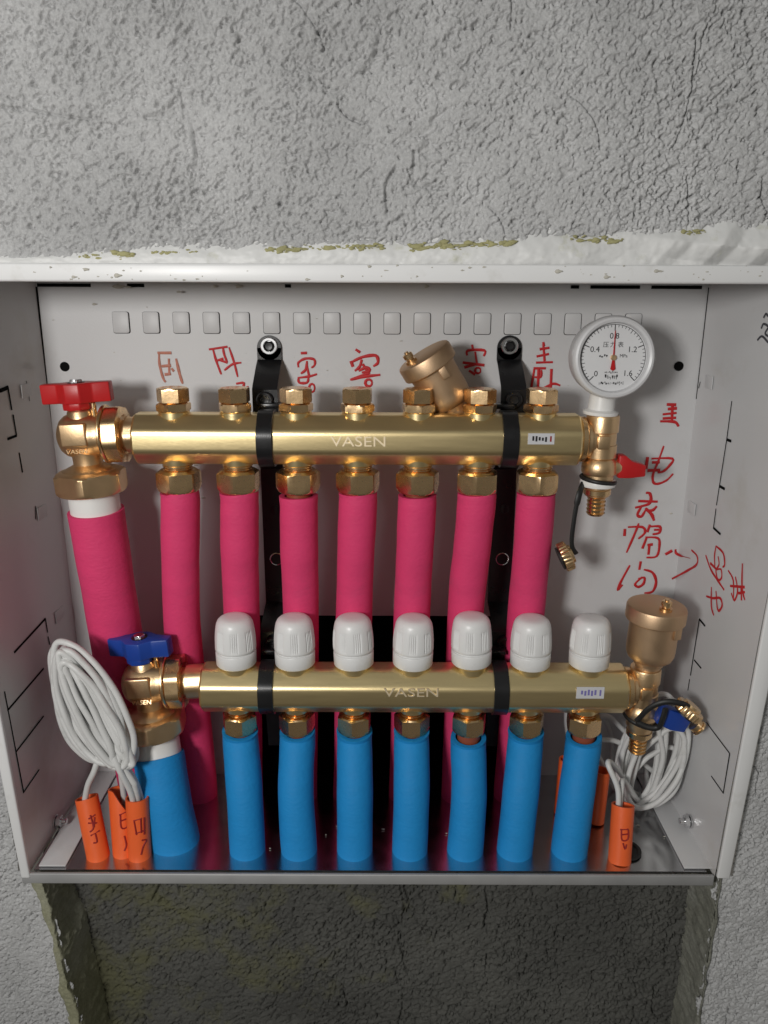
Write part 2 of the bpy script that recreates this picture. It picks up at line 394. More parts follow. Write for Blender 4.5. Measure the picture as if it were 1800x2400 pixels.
for (u0, v0, u1, v1, n) in [(185, 603, 330, 594, 40), (355, 591, 465, 590, 24), (620, 583, 900, 577, 110), (960, 579, 1210, 567, 150), (1340, 556, 1460, 562, 40), (1600, 545, 1660, 540, 20)]:
    for k in range(n):
        t = random.random(); pts.append((S(u0+(u1-u0)*t, v0+(v1-v0)*t+random.gauss(2, 4), YW-.0012), abs(random.gauss(.0006, .0005))+.0003))
lumps('mortar_bead', pts, M['mortar'], 'yellowish mortar crumbs along the seam between plaster and film', 'mortar')

# ------------------------------------------------------------------ cabinet
cab = thing('manifold_cabinet', 'white sheet-metal manifold cabinet set open into the rough plaster wall', 'cabinet', ((XL+XR)/2, -D/2, ZF))
O = Vector(cab.location)
cut = (P(512, 1600, 0).x, P(1148, 1600, 0).x, P(800, 1330, 0).z)      # opening low in the back panel
b = MB()
ztop = .004; zb = ZF-.002
xs = [XL, cut[0], cut[1], XR]
for (a0, a1, z0, z1) in [(XL, XR, cut[2], ztop), (XL, cut[0], zb, cut[2]), (cut[1], XR, zb, cut[2])]:
    b.box(((a0+a1)/2, .0006, (z0+z1)/2), (a1-a0, .0012, z1-z0))
back = b.build('back_panel', M['white_metal'], cab, 35, O)
b = MB()          # masonry void behind the opening, painted black to keep it dark
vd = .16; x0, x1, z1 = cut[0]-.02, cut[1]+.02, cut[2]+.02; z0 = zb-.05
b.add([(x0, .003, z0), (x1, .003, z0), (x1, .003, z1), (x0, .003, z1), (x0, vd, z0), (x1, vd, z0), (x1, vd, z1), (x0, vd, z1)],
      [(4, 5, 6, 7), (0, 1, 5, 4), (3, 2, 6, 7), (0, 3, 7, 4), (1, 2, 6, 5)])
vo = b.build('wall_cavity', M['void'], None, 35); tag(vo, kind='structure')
def side_x(left, y, z):
    t = y/YF; k = max(0, min(1, z/ZF))
    return XL-t*(.0156+(.0033-.0156)*k) if left else XR+t*(.0225+(.0050-.0225)*k)
def SX(u, v, x):
    left = x < 0; p = PX(u*K, v*K, x)
    for _ in range(12):
        p = PX(u*K, v*K, side_x(left, max(YF, min(0, p.y)), p.z)+(.0004 if left else -.0004))
    return p
def side(name, x, sgn):
    b = MB(); n = 60; vs = []; fs = []
    ys = np.linspace(0, YF, 20); zs = np.linspace(ztop, zb, n)
    for i, z in enumerate(zs):
        for j, y in enumerate(ys):
            t = j/19; wv = .0007*math.sin(z*40+t*3)*t+.0005*math.sin(z*90+1)*t*(1-t)*4
            vs.append((side_x(sgn < 0, y, z)+wv*.3, y, z))
    for i in range(n-1):
        for j in range(19): a = i*20+j; fs.append((a, a+1, a+21, a+20))
    b.add(vs, fs); return b.build(name, M['side_coat'], cab, 60, O)
sl = side('side_panel', XL, -1); sr = side('side_panel', XR, 1)
MB().box(((XL+XR)/2, YF/2, ztop+.001), (XR-XL+.06, D+.004, .002)).build('top_panel', M['white_metal'], cab, 35, O)
# flanges
def strip(name, pts, m, bev=.0012, th=.004, y=YF-.001):
    return MB().prism([(p.x, p.z) for p in pts], 0, th, lambda c: (c[0], y+.002-c[2], c[1]), bev).build(name, m, cab, 50, O)
ZL = S(900, 663, YF-.002).z
MB().box(((XL+XR)/2, YF-.002, (ZT+ZL)/2), (XR-XL+.10, .006, ZT-ZL), .0018, seg=3).build('top_flange', M['white_flange'], cab, 50, O)
yq = YF-.003
zbm = S(60, 2059, yq).z
strip('side_flange', [S(49, 2059, yq), S(70, 2059, yq), Vector((XL-.0156, 0, ZL+.001)), Vector((XL-.0285, 0, ZL+.001))], M['white_flange'])
strip('side_flange', [S(1681, 2060, yq), S(1711, 2060, yq), Vector((XR+.039, 0, ZL+.001)), Vector((XR+.0225, 0, ZL+.001))], M['white_flange'])
# rolled inner edge on the right flange
# floor
fz = .0015
MB().box(((XL+XR)/2, YF/2+.002, ZF-fz/2-.0005), (XR-XL, D-.006, fz)).build('floor_tray', M['galv'], cab, 35, O)
lipz = S(900, 2068, YF).z
lb = MB().box(((XL+XR)/2-.002, YF-.0005, (ZF+lipz)/2), (XR-XL+.012, .003, ZF-lipz+.0016), .0008).build('front_lip', M['lip'], cab, 50, O)
for (ua, ub, sg) in [(89, 152, 1), (1606, 1672, -1)]:
    xa, xb = S(ua, 2047, YF+.004).x, S(ub, 2047, YF+.004).x
    MB().box(((xa+xb)/2, YF/2+.003, ZF+.0012), (abs(xb-xa), D-.008, .0012), .0003).build('floor_tab', M['white_metal'], cab, 35, O)
# knock-out squares in a row
kx0, kx1 = P(262, 698, 0).x, P(1237, 698, 0).x; kp = (kx1-kx0)/15; kz = P(750, 698, 0).z
kw, kh = .0138, .0178
kme = MB().prism([(p.x, p.y) for p in rounded_poly([(-kw/2, -kh/2), (kw/2, -kh/2), (kw/2, kh/2), (-kw/2, kh/2)], .002, 3)], 0, .0012, lambda c: (c[0], -c[2], c[1]), .0003).mesh('knockout', M['white_metal'], 40)
kg = MB().prism([(p.x, p.y) for p in rounded_poly([(-kw/2-.0004, -kh/2-.0005), (kw/2+.0006, -kh/2-.0005), (kw/2+.0006, kh/2+.0001), (-kw/2-.0004, kh/2+.0001)], .0022, 3)], 0, .0003, lambda c: (c[0], -c[2], c[1])).mesh('knockout_groove', M['void'], 40)
for i in range(18):
    put('knockout_groove', kg, back, Vector((kx0+kp*i, -.0001, kz))-O)
    put('knockout', kme, back, Vector((kx0+kp*i, -.0003, kz))-O, (R(random.uniform(-1.2, .8)), 0, R(random.uniform(-1.5, 1.5))))
# bolt holes as black discs, the dark inside painted on
for (u, v, r) in [(140, 792, .0042), (1466, 791, .0042)]:
    p = P(u, v, 0); MB().lathe([(0, r), (.0003, r)], p+Vector((0, -.0001, 0)), (0, -1, 0), 24).build('bolt_hole', M['void'], back, 35, O)
# slots at the top edge of the back panel
for (u0, u1) in [(88, 213), (298, 338), (668, 682), (1338, 1357), (1384, 1500), (1527, 1645)]:
    a, c = S(u0, 671, 0), S(u1, 671, 0)
    MB().box(((a.x+c.x)/2, -.0003, S(900, 671, 0).z), (c.x-a.x, .0006, .0028)).build('slot', M['void'], back, 35, O)
def slit(pa, pb, nrm, wd, parent, m=None, name='slit'):
    t = Vector(pb)-Vector(pa)
    MB().tube([pa, pb], wd, 6, flat=.35, nrm=nrm).build(name, m or M['void'], parent, 60, O)
for (a, c, e, f, wd) in [(106.6, 1450, 34, 1529, .0011), (106.6, 1450, 112, 1482, .0007), (113, 1492, 117, 1511, .0006), (102, 1567, 18, 1665, .0010), (11, 1621, 56, 1858, .0007), (102, 1679, 38, 1762, .0008), (92, 1804, 55, 1858, .0007),
                       (0, 916, 19, 908, .0018), (19, 908, 28, 961, .0009), (31, 972, 39, 1021, .0009), (39, 1021, 18, 1029, .0012), (45, 1061, 53, 1107, .0009),
                       (62, 893, 70, 940, .0004), (84, 1186, 84, 1217, .0005)]:
    slit(SX(a, c, XL+.0004), SX(e, f, XL+.0004), (1, 0, 0), wd, sl)
for (a, c, e, f, wd) in [(1715, 940, 1703, 1030, .0006), (1703, 1030, 1713, 1034, .0013), (1703, 1030, 1686, 1139, .0006), (1686, 1139, 1698, 1146, .0013), (1686, 1139, 1679, 1184, .0006), (1678, 1192, 1672, 1237, .0006), (1672, 1237, 1688, 1252, .0011),
                       (1639, 1451, 1652, 1467, .0010), (1639, 1451, 1618, 1583, .0007), (1627, 1547, 1643, 1566, .0008), (1616, 1592, 1612, 1618, .0006), (1656, 1694, 1710, 1766, .0006), (1710, 1766, 1695, 1859, .0007), (1695, 1859, 1667, 1819, .0006),
                       (1641, 895, 1637, 910, .0005), (1602, 1180, 1600, 1190, .0006)]:
    slit(SX(a, c, XR-.0004), SX(e, f, XR-.0004), (-1, 0, 0), wd, sr)
# small fold-out tabs on the side panels
for (u, v, x, pr) in [(62, 915, XL, sl), (99, 1200, XL, sl), (140, 1440, XL, sl), (1660, 895, XR, sr), (1620, 1190, XR, sr)]:
    p = SX(u, v, x); MB().box(p, (.0008, .018, .011), .0002).build('tab', M['white_metal'], pr, 40, O)
# black seam down the corners
MB().tube([S(85, 672, -.0006), S(203, 1800, -.0006)], .0009, 6).build('seam', M['void'], back, 60, O)
MB().tube([S(1661, 674, -.0006), S(1632, 935, -.0006)], .0004, 6).build('seam', M['void'], back, 60, O)
# screws
def screw(p, ax, r, parent, m=M['chrome']):
    b = MB().lathe([(0, r*1.5), (.0008, r*1.5), (.001, r), (.004, r), (.0045, r*.8)], p, ax, 20); return b.build('screw', m, parent, 35, O)
screw(SX(1733, 688, XR+.008)+Vector((-.004, -.10, 0)), (0, 0, -1), .0025, sr)
for (u, v, x, pr, ax) in [(130, 1925, XL, sl, (1, 0, 0)), (1618, 1925, XR, sr, (-1, 0, 0)), (1557, 1890, XR, sr, (-1, 0, 0)), (1612, 1985, XR, sr, (-1, 0, 0))]:
    p = SX(u, v, x); a = Vector(ax)
    bb = MB().lathe([(0, .0062), (.0012, .0062), (.0014, .003), (.010, .003), (.0105, .0024)], p, ax, 20)
    bb.lathe([(.002, .0058), (.0055, .0058)], p, ax, 24, hexr(.005)); bb.build('wing_bolt', M['chrome'], pr, 35, O)

# ------------------------------------------------------------------ red marker writing
def Zm(ox, oy, sc): return lambda x, y: (ox+x/sc, oy+y/sc)
def writing(name, strokes, conv, m=M['marker'], r=.00075, label=None):
    b = MB(); k = 0; parent = back
    for s in strokes:
        q = []
        for (x, y) in s:
            u, v = conv(x, y); p = S(u, v, -.0006)
            if p.x > XR-.001: p = SX(u, v, XR-.0008); parent = sr
            q.append(p)
        if len(q) > 2: q = catmull(q, 4)
        rr = r*random.uniform(1.25, 1.65); nrm = (0, -1, 0) if q[0].x < XR-.002 else (-1, 0, 0)
        N = len(q)
        b.tube(q, lambda i: rr*(.62+.42*math.sin(math.pi*(i+.7)/(N+.4))+.10*math.sin(i*1.7+k*2)), 8, flat=.25, nrm=nrm)
        k += 1
    o = b.build(name, m, parent, 70, O)
    if label: o['label'] = label
    return o
def circ(cx, cy, rx, ry, n=9, a0=0): return [(cx+rx*math.cos(a0+2*math.pi*i/n), cy+ry*math.sin(a0+2*math.pi*i/n)) for i in range(n+1)]
c6 = Zm(340, 780, 4.1475); c2 = Zm(600, 600, 2.765); c7 = Zm(920, 780, 4.1475); c8 = Zm(1400, 930, 4.174)
writing('marker_writing', [[(120, 195), (255, 195)], [(135, 200), (140, 310), (175, 440), (200, 480)], [(230, 250), (235, 400)], [(160, 325), (250, 318)], [(190, 405), (250, 400)], [(300, 250), (335, 400), (365, 495)], [(255, 345), (280, 375)]], c6, M['marker_faint'], .0008, 'faded orange-red handwritten character')
writing('marker_writing', [[(620, 162), (800, 135)], [(660, 160), (690, 270), (740, 405)], [(755, 140), (770, 215), (800, 290)], [(700, 270), (760, 250)], [(720, 262), (800, 292)], [(815, 140), (865, 290), (900, 430)], [(770, 365), (850, 305), (935, 290)], [(885, 495), (960, 490), (932, 572)], [(935, 545), (1005, 525)]], c6)
writing('marker_writing', [[(290, 630), (330, 628)], [(275, 722), (275, 690), (320, 665), (375, 670), (380, 705), (358, 725)], [(330, 680), (322, 735), (290, 762)], [(328, 705), (345, 785)], [(270, 790), (345, 780), (395, 765)], [(275, 785), (280, 820), (330, 820), (340, 785)], circ(362, 855, 18, 26)], c2)
writing('marker_writing', [[(645, 605), (675, 625)], [(615, 680), (628, 718)], [(615, 690), (690, 655), (775, 645), (790, 690), (760, 715)], [(685, 670), (672, 715), (640, 745)], [(690, 700), (735, 765)], [(665, 745), (715, 722), (735, 745), (685, 755)], [(610, 802), (700, 782), (805, 770)], [(620, 800), (730, 758)], circ(730, 822, 22, 22)], c2, r=.0009)
writing('marker_writing', [[(1400, 575), (1405, 600)], [(1368, 645), (1375, 612), (1480, 612), (1475, 650)], [(1420, 620), (1432, 700)], [(1340, 690), (1480, 708)], [(1350, 722), (1430, 700)], circ(1438, 742, 18, 18), [(1380, 742), (1420, 768)]], c2)
writing('marker_writing', [[(1465, 90), (1472, 130)], [(1430, 160), (1525, 145)], [(1400, 230), (1520, 206)], [(1465, 110), (1478, 275)], [(1395, 290), (1558, 285)], [(1370, 345), (1490, 345)], [(1378, 350), (1350, 530)], [(1420, 350), (1412, 545)], [(1380, 430), (1440, 428), (1445, 360)], [(1365, 548), (1470, 538), (1560, 495), (1630, 512)], [(1545, 350), (1535, 575)]], c7)
writing('marker_writing', [[(680, 75), (770, 78)], [(735, 78), (728, 250)], [(640, 172), (775, 158)], [(690, 120), (778, 112)], [(615, 240), (755, 245), (795, 290)], [(640, 212), (770, 205)]], c8, r=.0009)
writing('marker_writing', [[(492, 590), (475, 705)], [(530, 605), (735, 605), (700, 680), (640, 732), (590, 740)], [(535, 642), (610, 640)], [(650, 480), (600, 620), (545, 760), (550, 840), (600, 850), (680, 815), (742, 752)], [(490, 722), (615, 716)]], c8, r=.0009)
writing('marker_writing', [[(475, 940), (512, 945), (525, 1000), (500, 1050), (370, 1085)], [(400, 1020), (590, 1026)], [(440, 1060), (392, 1150), (430, 1172), (470, 1110)], [(470, 1090), (530, 1150), (555, 1212)], [(582, 1070), (540, 1110), (480, 1112)]], c8, r=.0009)
writing('marker_writing', [[(270, 1292), (265, 1362)], [(300, 1275), (440, 1275), (465, 1330), (400, 1390)], [(405, 1238), (370, 1330), (285, 1525)], [(515, 1250), (488, 1325)], [(510, 1270), (612, 1270), (605, 1330), (540, 1345)], [(555, 1302), (602, 1300)], [(485, 1370), (440, 1485)], [(470, 1375), (590, 1382), (608, 1450), (580, 1560), (480, 1572)], [(510, 1440), (500, 1545)], [(490, 1450), (542, 1444)]], c8, r=.0009)
writing('marker_writing', [[(318, 1648), (230, 1810), (200, 1890), (246, 1838)], [(425, 1610), (410, 1692)], [(455, 1690), (540, 1720), (575, 1810), (540, 1905), (460, 1920)], [(440, 1762), (370, 1830), (400, 1860), (450, 1830), (460, 1770), (400, 1782)]], c8, r=.0009)
writing('marker_writing', [[(665, 1542), (732, 1505)], [(765, 1493), (772, 1532), (830, 1560), (908, 1580)]], c8, r=.0009)
writing('marker_writing', [[(920, 1500), (975, 1560), (970, 1640), (880, 1700), (730, 1780)]], c8, r=.0009)
writing('marker_writing', [[(1060, 1550), (1110, 1690), (1180, 1800), (1240, 1890)], [(1160, 1460), (1145, 1560), (1150, 1660)], [(1160, 1460), (1230, 1530), (1245, 1640), (1225, 1665)], [(1180, 1560), (1190, 1640), (1160, 1700), (1180, 1790), (1215, 1770), (1210, 1690), (1165, 1690)], [(1105, 1628), (1160, 1682)],
         [(1115, 1860), (1115, 2050), (1138, 2138)], [(1065, 1950), (1130, 1970), (1200, 1970), (1220, 2040), (1190, 2092), (1172, 2060), (1160, 1900)],
         [(1280, 1700), (1330, 1800), (1330, 1990)], [(1418, 1630), (1415, 1860), (1442, 1990)], [(1300, 1850), (1440, 1862)], [(1310, 1920), (1340, 1990), (1372, 1900), (1350, 1760)], [(1380, 1922), (1442, 1910)], [(1405, 1860), (1410, 1992)]], c8, r=.0008)
def pen():
    b = MB()
    cv = Zm(1200, 600, 2.765)
    for s in [[(1615, 470), (1630, 440), (1660, 460), (1640, 500), (1660, 520)], [(1590, 545), (1620, 520), (1659, 560)], [(1630, 400), (1645, 375), (1659, 390)]]:
        q = []
        for x, y in s:
            u, v = cv(x, y); q.append(SX(u, v, XR-.0006))
        b.tube(catmull(q, 5), .0010, 6, flat=.25, nrm=(-1, 0, 0))
    b.build('pen_writing', M['pencil'], sr, 70, O)
pen()

# ------------------------------------------------------------------ manifold bars
def oct_prof(h, r=.0032):
    k = h*math.tan(math.pi/8)
    return rounded_poly([(-h, -k), (-h, k), (-k, h), (k, h), (h, k), (h, -k), (k, -h), (-k, -h)], r, 4)
def bar(b, x0, x1, y, z, h):
    rs = []
    for (x, s) in [(x0, h-.0022), (x0+.0006, h-.0009), (x0+.002, h), (x1-.002, h), (x1-.0006, h-.0009), (x1, h-.0022)]:
        rs.append([Vector((x, y+p.x, z+p.y)) for p in oct_prof(s)])
    return b.rings(rs)
pA, pB = P(380, 947, Y1), P(1165, 947, Y1); Z1 = P(770, 947, Y1).z
qA, qB = P(514, 1487, Y2), P(1267, 1487, Y2); Z2 = P(890, 1484, Y2).z
HB = .0205
X1 = [pA.x+(pB.x-pA.x)*i/6 for i in range(7)]; X2 = [qA.x+(qB.x-qA.x)*i/6 for i in range(7)]
U0, U1 = P(297, 947, Y1).x, P(1248, 947, Y1).x
V0, V1 = P(440, 1487, Y2).x, P(1346, 1487, Y2).x
print('pitch', X1[1]-X1[0], X2[1]-X2[0], 'Z', Z1, Z2, 'barlen', U1-U0, V1-V0)

m1 = thing('supply_manifold', 'upper brass manifold bar feeding the pink pipes', 'manifold', ((U0+U1)/2, Y1, Z1-HB))
m2 = thing('return_manifold', 'lower brass manifold bar with seven white knobs above the blue pipes', 'manifold', ((V0+V1)/2, Y2, Z2-HB))
O1, O2 = Vector(m1.location), Vector(m2.location)
b = bar(MB(), U0, U1, Y1, Z1, HB)
for x in X1:
    b.lathe([(HB-.004, .0125), (HB+.0012, .0125), (HB+.002, .0115)], (x, Y1, Z1), (0, 0, 1), 32)
    b.lathe([(HB-.004, .0125), (HB+.001, .0120)], (x, Y1, Z1), (0, 0, -1), 32)
body1 = b.build('body', M['bar'], m1, 30, O1)
b = bar(MB(), V0, V1, Y2, Z2, HB)
for x in X2:
    b.lathe([(HB-.004, .0135), (HB+.0015, .0135), (HB+.0022, .0125)], (x, Y2, Z2), (0, 0, 1), 32)
    b.lathe([(HB-.004, .0120), (HB+.001, .0115)], (x, Y2, Z2), (0, 0, -1), 32)
body2 = b.build('body', M['bar'], m2, 30, O2)
# end caps
def ring_profile(): return [(0, .0175), (.001, .0185), (.0045, .0185), (.0055, .0172), (.0060, .0150)]
for (mm, oo, x, y, z) in [(m1, O1, U1, Y1, Z1), (m2, O2, V1, Y2, Z2)]:
    MB().lathe(ring_profile(), (x, y, z), (1, 0, 0), 48).build('end_cap', M['brass2'], mm, 30, oo)
def chamfer(h0, h1, r0, r1, n=7): return [(h0+(h1-h0)*math.sin(math.pi/2*k/n), r1+(r0-r1)*math.cos(math.pi/2*k/n)) for k in range(n+1)]
# vent plugs: cap and lock nut
cap_me = MB().lathe([(.0085, .0105), (.0092, .0128), (.0105, .0137), (.0185, .0137), (.0196, .0128), (.0203, .0112), (.0206, .0092), (.0204, .0001)], seg=48, shape=hexr(.0112)).mesh('hex_cap', M['brass2'], 25)
nut_me = MB().lathe([(.0018, .0130), (.0026, .0142), (.0070, .0142), (.0080, .0130), (.0086, .0100)], seg=48, shape=hexr(.0122)).mesh('lock_nut', M['brass2'], 25)
phs = [12, -28, 4, 33, 22, -6, 40]
for i, x in enumerate(X1):
    ln = put('vent_plug', nut_me, m1, Vector((x, Y1, Z1+HB))-O1, (0, 0, R(phs[i]+15)))
    put('hex_cap', cap_me, ln, (0, 0, 0), (0, 0, R(-15+random.uniform(-12, 12))))
# outlet nuts
out1 = MB().lathe([(.000, .0098), (-.0016, .0122), (-.0022, .0122), (-.0026, .0105), (-.0034, .0105), (-.0038, .0118), (-.0046, .0118), (-.005, .0110), (-.0056, .0145), (-.0075, .0176), (-.0085, .0183)]+chamfer(-.0180, -.0243, .0183, .0138)+[(-.0243, .0100)], seg=48, shape=hexr(.0160)).mesh('outlet_nut', M['brass2'], 25)
out2 = MB().lathe([(.000, .0088), (-.001, .0088), (-.0014, .0106), (-.002, .0106), (-.0024, .0088), (-.003, .0088), (-.0034, .0106), (-.004, .0106), (-.0044, .0090), (-.005, .0090), (-.0054, .0130), (-.0066, .0156), (-.0076, .0158)]+chamfer(-.0168, -.0221, .0158, .0122)+[(-.0221, .0100)], seg=48, shape=hexr(.0136)).mesh('outlet_nut', M['brass2'], 25)
ph1 = [20, 26, 8, 14, 12, 22, 28]; ph2 = [-12, 8, 24, -4, 16, 10, 26]
for i in range(7):
    put('outlet_nut', out1, m1, Vector((X1[i], Y1, Z1-HB))-O1, (0, 0, R(ph1[i])))
    put('outlet_nut', out2, m2, Vector((X2[i], Y2, Z2-HB))-O2, (0, 0, R(ph2[i])))
# white knobs
def ribs(th, h):
    if .0166 < h < .0350:
        k = min(1, (h-.0166)/.0018, (.0350-h)/.0018); a = (th % (2*math.pi/8))/(2*math.pi/8)
        if a < .52: return 1-.055*k*(.5-.5*math.cos(2*math.pi*((a/.52*4) % 1)))
    return 1
ribs.mul = True
kprof = [(0, .0146), (.0006, .0163), (.0016, .0171), (.0118, .0173), (.0125, .0170), (.0130, .0157), (.0140, .0157), (.0145, .0170), (.0152, .0174), (.0165, .0175), (.0168, .0175), (.0185, .0175), (.024, .0174), (.030, .0169), (.0330, .0165), (.0347, .0163), (.0352, .0162), (.0385, .0155), (.0410, .0143), (.0428, .0125), (.0437, .0105), (.0441, .006), (.0442, .0001)]
knob_me = MB().lathe(kprof, seg=192, shape=ribs).mesh('control_knob', M['knob'], 40)
for i, x in enumerate(X2):
    dz = .0035 if i == 4 else .0018
    put('control_knob', knob_me, m2, Vector((x, Y2, Z2+HB+dz))-O2, (R(random.uniform(-1, 1)), R(random.uniform(-1.3, 1.3)), R(random.uniform(0, 360))))
# raised lettering and stickers
def letter(body, u, v, y, wpx, hsize, mm, oo, m=M['letters'], ext=.0003):
    p = P(u, v, y); s = (y-CAM.y)/ray(u, v).y/F*1.0
    me = text_mesh(body, hsize, m, ext, wpx*s)
    return put('lettering', me, mm, p-oo, RX90)
letter('VASEN', 889, 1497, Y2-HB-.0001, 118, .0115, body2, O2)
letter('VASEN', 775, 955, Y1-HB-.0001, 118, .0115, body1, O1)
for (u0, v0, u1, v1, y, bd, oo, ink) in [(1141, 936, 1197, 960, Y1-HB-.0003, body1, O1, 'ink'), (1246, 1484, 1304, 1509, Y2-HB-.0003, body2, O2, 'purple')]:
    a, c = P(u0, v0, y), P(u1, v1, y)
    st = MB().box(((a.x+c.x)/2, y, (a.z+c.z)/2), (c.x-a.x, .0003, a.z-c.z), 0).build('sticker', M['sticker'], bd, 35, oo)
    bb = MB(); wd = c.x-a.x; hh = a.z-c.z
    for k in range(5):
        bb.box((a.x+wd*(.2+.12*k), y-.0003, (a.z+c.z)/2+random.uniform(-.05, .05)*hh), (wd*.07, .0002, hh*random.uniform(.25, .5)))
    bb.build('print', M[ink], bd, 35, oo)
    MB().box((a.x+wd*.86, y-.0003, (a.z+c.z)/2), (wd*.06, .0002, hh*.5)).build('print', M['darkred' if ink == 'ink' else ink], bd, 35, oo)

# ------------------------------------------------------------------ ball valves
def ball_valve(loc, hm, label, tilt, turn, conn):
    t = thing('ball_valve', label, 'valve', loc, 'ball valves at the left ends', (0, tilt, 0))
    bx_ = MB().lathe([(-.0195, .0001), (-.0195, .0085), (-.0185, .0105), (-.0165, .0140), (-.013, .0168), (-.008, .0183), (.006, .0184), (.011, .0172), (.0145, .0165), (.0175, .0165)], (0, 0, 0), (1, 0, 0), 56)
    bx_.lathe([(.010, .0120), (.0195, .0105), (.021, .0095)], (0, 0, 0), (0, 0, 1), 32)
    bx_.lathe([(.010, .0135), (.018, .0118), (.0235, .0118), (.0252, .0150), (.0282, .0215), (.0295, .0222)], (0, 0, 0), (0, 0, -1), 40)
    vb = bx_.build('valve_body', M['brass'], t, 40)
    MB().box((-.002, -.0165, .003), (.021, .005, .0185), .0014, seg=3).build('cast_panel', M['brass'], vb, 40)
    put('lettering', text_mesh('VASEN', .0052, M['brass'], .0004, .017), vb, (-.001, -.0172, -.0105), (math.pi/2-.5, 0, 0))
    MB().lathe([(.0172, .0150), (.0176, .0225), (.0186, .0238), (.0198, .0238), (.0206, .0230), (.0210, .0190)], (0, 0, 0), (1, 0, 0), 56).build('collar', M['brass2'], t, 30)
    MB().lathe([(.0208, .0215), (.0216, .0234), (.0228, .0245), (.0315, .0245), (.0328, .0234), (.0335, .0215), (.0336, .0160), (.0320, .0145)], (0, 0, -.001), (1, 0, 0), 48, hexr(.0222, 8, .2)).build('union_nut', M['brass2'], t, 25)
    MB().lathe([(.030, .0128), (.036, .0128), (.0364, .0150), (conn+.002, .0150)], (0, 0, -.002), (1, 0, 0), 48, hexr(.0145, 8)).build('tail_piece', M['brass'], t, 25)
    MB().lathe([(.0275, .0170), (.0290, .0245), (.0302, .0270), (.0316, .0288), (.0332, .0296)]+chamfer(.0425, .0480, .0296, .0248)+[(.0481, .0210)], (0, 0, 0), (0, 0, -1), 48, hexr(.0262, 6, R(25))).build('pipe_nut', M['brass'], t, 25)
    MB().lathe([(.020, .0062), (.0262, .0062), (.0262, .005)], (0, 0, 0), (0, 0, 1), 24).build('stem', M['brass2'], t, 30)
    MB().lathe([(.014, .0022), (.026, .0022), (.0265, .0016)], (.0125, -.004, 0), (0, 0, 1), 14).build('stop_pin', M['brass2'], t, 30)
    rot = Matrix.Rotation(turn, 3, 'Z')
    poly = [(-.0275, -.0050), (-.014, -.0062), (-.0065, -.0140), (.0055, -.0148), (.0135, -.0075), (.0270, -.0060), (.0272, .0048), (.013, .0070), (.004, .0125), (-.005, .0125), (-.013, .0070), (-.0278, .0050)]
    h = MB().prism(poly, .0268, .0425, lambda c: rot @ Vector(c), .0011)
    h.prism([(-.0110, -.0080), (-.0045, -.0128), (.0040, -.0132), (.0100, -.0075), (.0080, .0090), (-.0080, .0090)], .0215, .0290, lambda c: rot @ Vector(c), .0010)
    hd = h.build('handle', hm, t, 40)
    MB().lathe([(.0422, .0068), (.0429, .0068), (.0431, .0060)], (0, 0, 0), (0, 0, 1), 28).build('washer', M['black'], hd, 35)
    MB().lathe([(.0425, .0050), (.0447, .0050), (.0451, .0042)], (0, 0, 0), (0, 0, 1), 48, hexr(.0043)).build('handle_nut', M['chrome'], hd, 25)
    return t
L1 = P(182, 941, Y1); L1.z = Z1+.002
L2 = P(318, 1485, Y2); L2.z = Z2+.004
ball_valve(L1, M['red'], 'brass ball valve with red butterfly handle at the upper left', R(-3.0), R(4), U0-L1.x)
ball_valve(L2, M['bluep'], 'brass ball valve with blue butterfly handle at the lower left', R(-4.0), R(-8), V0-L2.x)

# ------------------------------------------------------------------ insulated pipes
def pipe(label, path, r, m, group, inner=.0100, head=None, big=False):
    pth = catmull(path, 10)
    t = thing('insulated_pipe', label, 'pipe', path[-1], group); oo = Vector(path[-1])
    n = len(pth); ph = random.random()*9
    b = MB().tube(pth, lambda i: r*(1+.010*math.sin(i*.35+ph)+.006*math.sin(i*.9+ph*2)), 32, inner=r*.74)
    b.build('foam_sleeve', m, t, 50, oo)
    d = (pth[0]-pth[1]).normalized()
    if big:
        MB().lathe([(-.012, r*.70), (-.0120, r*.90), (.0215, r*.90), (.024, r*.87)], pth[0], d, 40).build('pipe_collar', M['ppr'], t, 35, oo)
    else:
        MB().tube([head, pth[0], pth[1], pth[4], pth[8]], inner, 20).build('inner_pipe', M['pipe_in'], t, 40, oo)
    return t
RP = .0160
pk_top = [1056, 1058, 1064, 1056, 1062, 1056, 1052]
pk_mid = [(396, 1380), (522, 1320), (650, 1320), (765, 1320), (890, 1320), (1006, 1320), (1137, 1315)]
pk_low = [(424, 1600), (530, 1600), (650, 1600), (757, 1640), (878, 1640), (992, 1640), (1108, 1640)]
ordw = ['first', 'second', 'third', 'fourth', 'fifth', 'sixth', 'seventh']
for i in range(7):
    zt = Z1-HB-.0247-[0, 0, .0030, 0, .0022, 0, .0002][i]
    top = Vector((X1[i], Y1, zt)); mid = P(pk_mid[i][0], pk_mid[i][1], -.052); low = P(pk_low[i][0], pk_low[i][1], -.036)
    bot = Vector((low.x+(low.x-mid.x)*.35, -.034, ZF-.01))
    up = top.lerp(mid, .45)+Vector((0, -.003, 0))
    near = ['under the faded mark', 'under the numbered mark', 'beside the left black bracket', 'below the raised letters', 'below the tilted air vent', 'beside the right black bracket', 'nearest the pressure gauge'][i]
    pipe(f'{ordw[i]} slim pink foam-sleeved pipe from the left, {near}', [top, top+Vector((0, 0, -.010)), up, mid, low, bot], RP, M['pink'], 'slim pink pipes under the upper bar', head=Vector((X1[i], Y1, Z1-HB-.020)))
bl_top = [1588, 1588, 1588, 1588, 1602, 1588, 1598]
bl_bot = [531, 645, 765, 885, 1005, 1113, 1232]
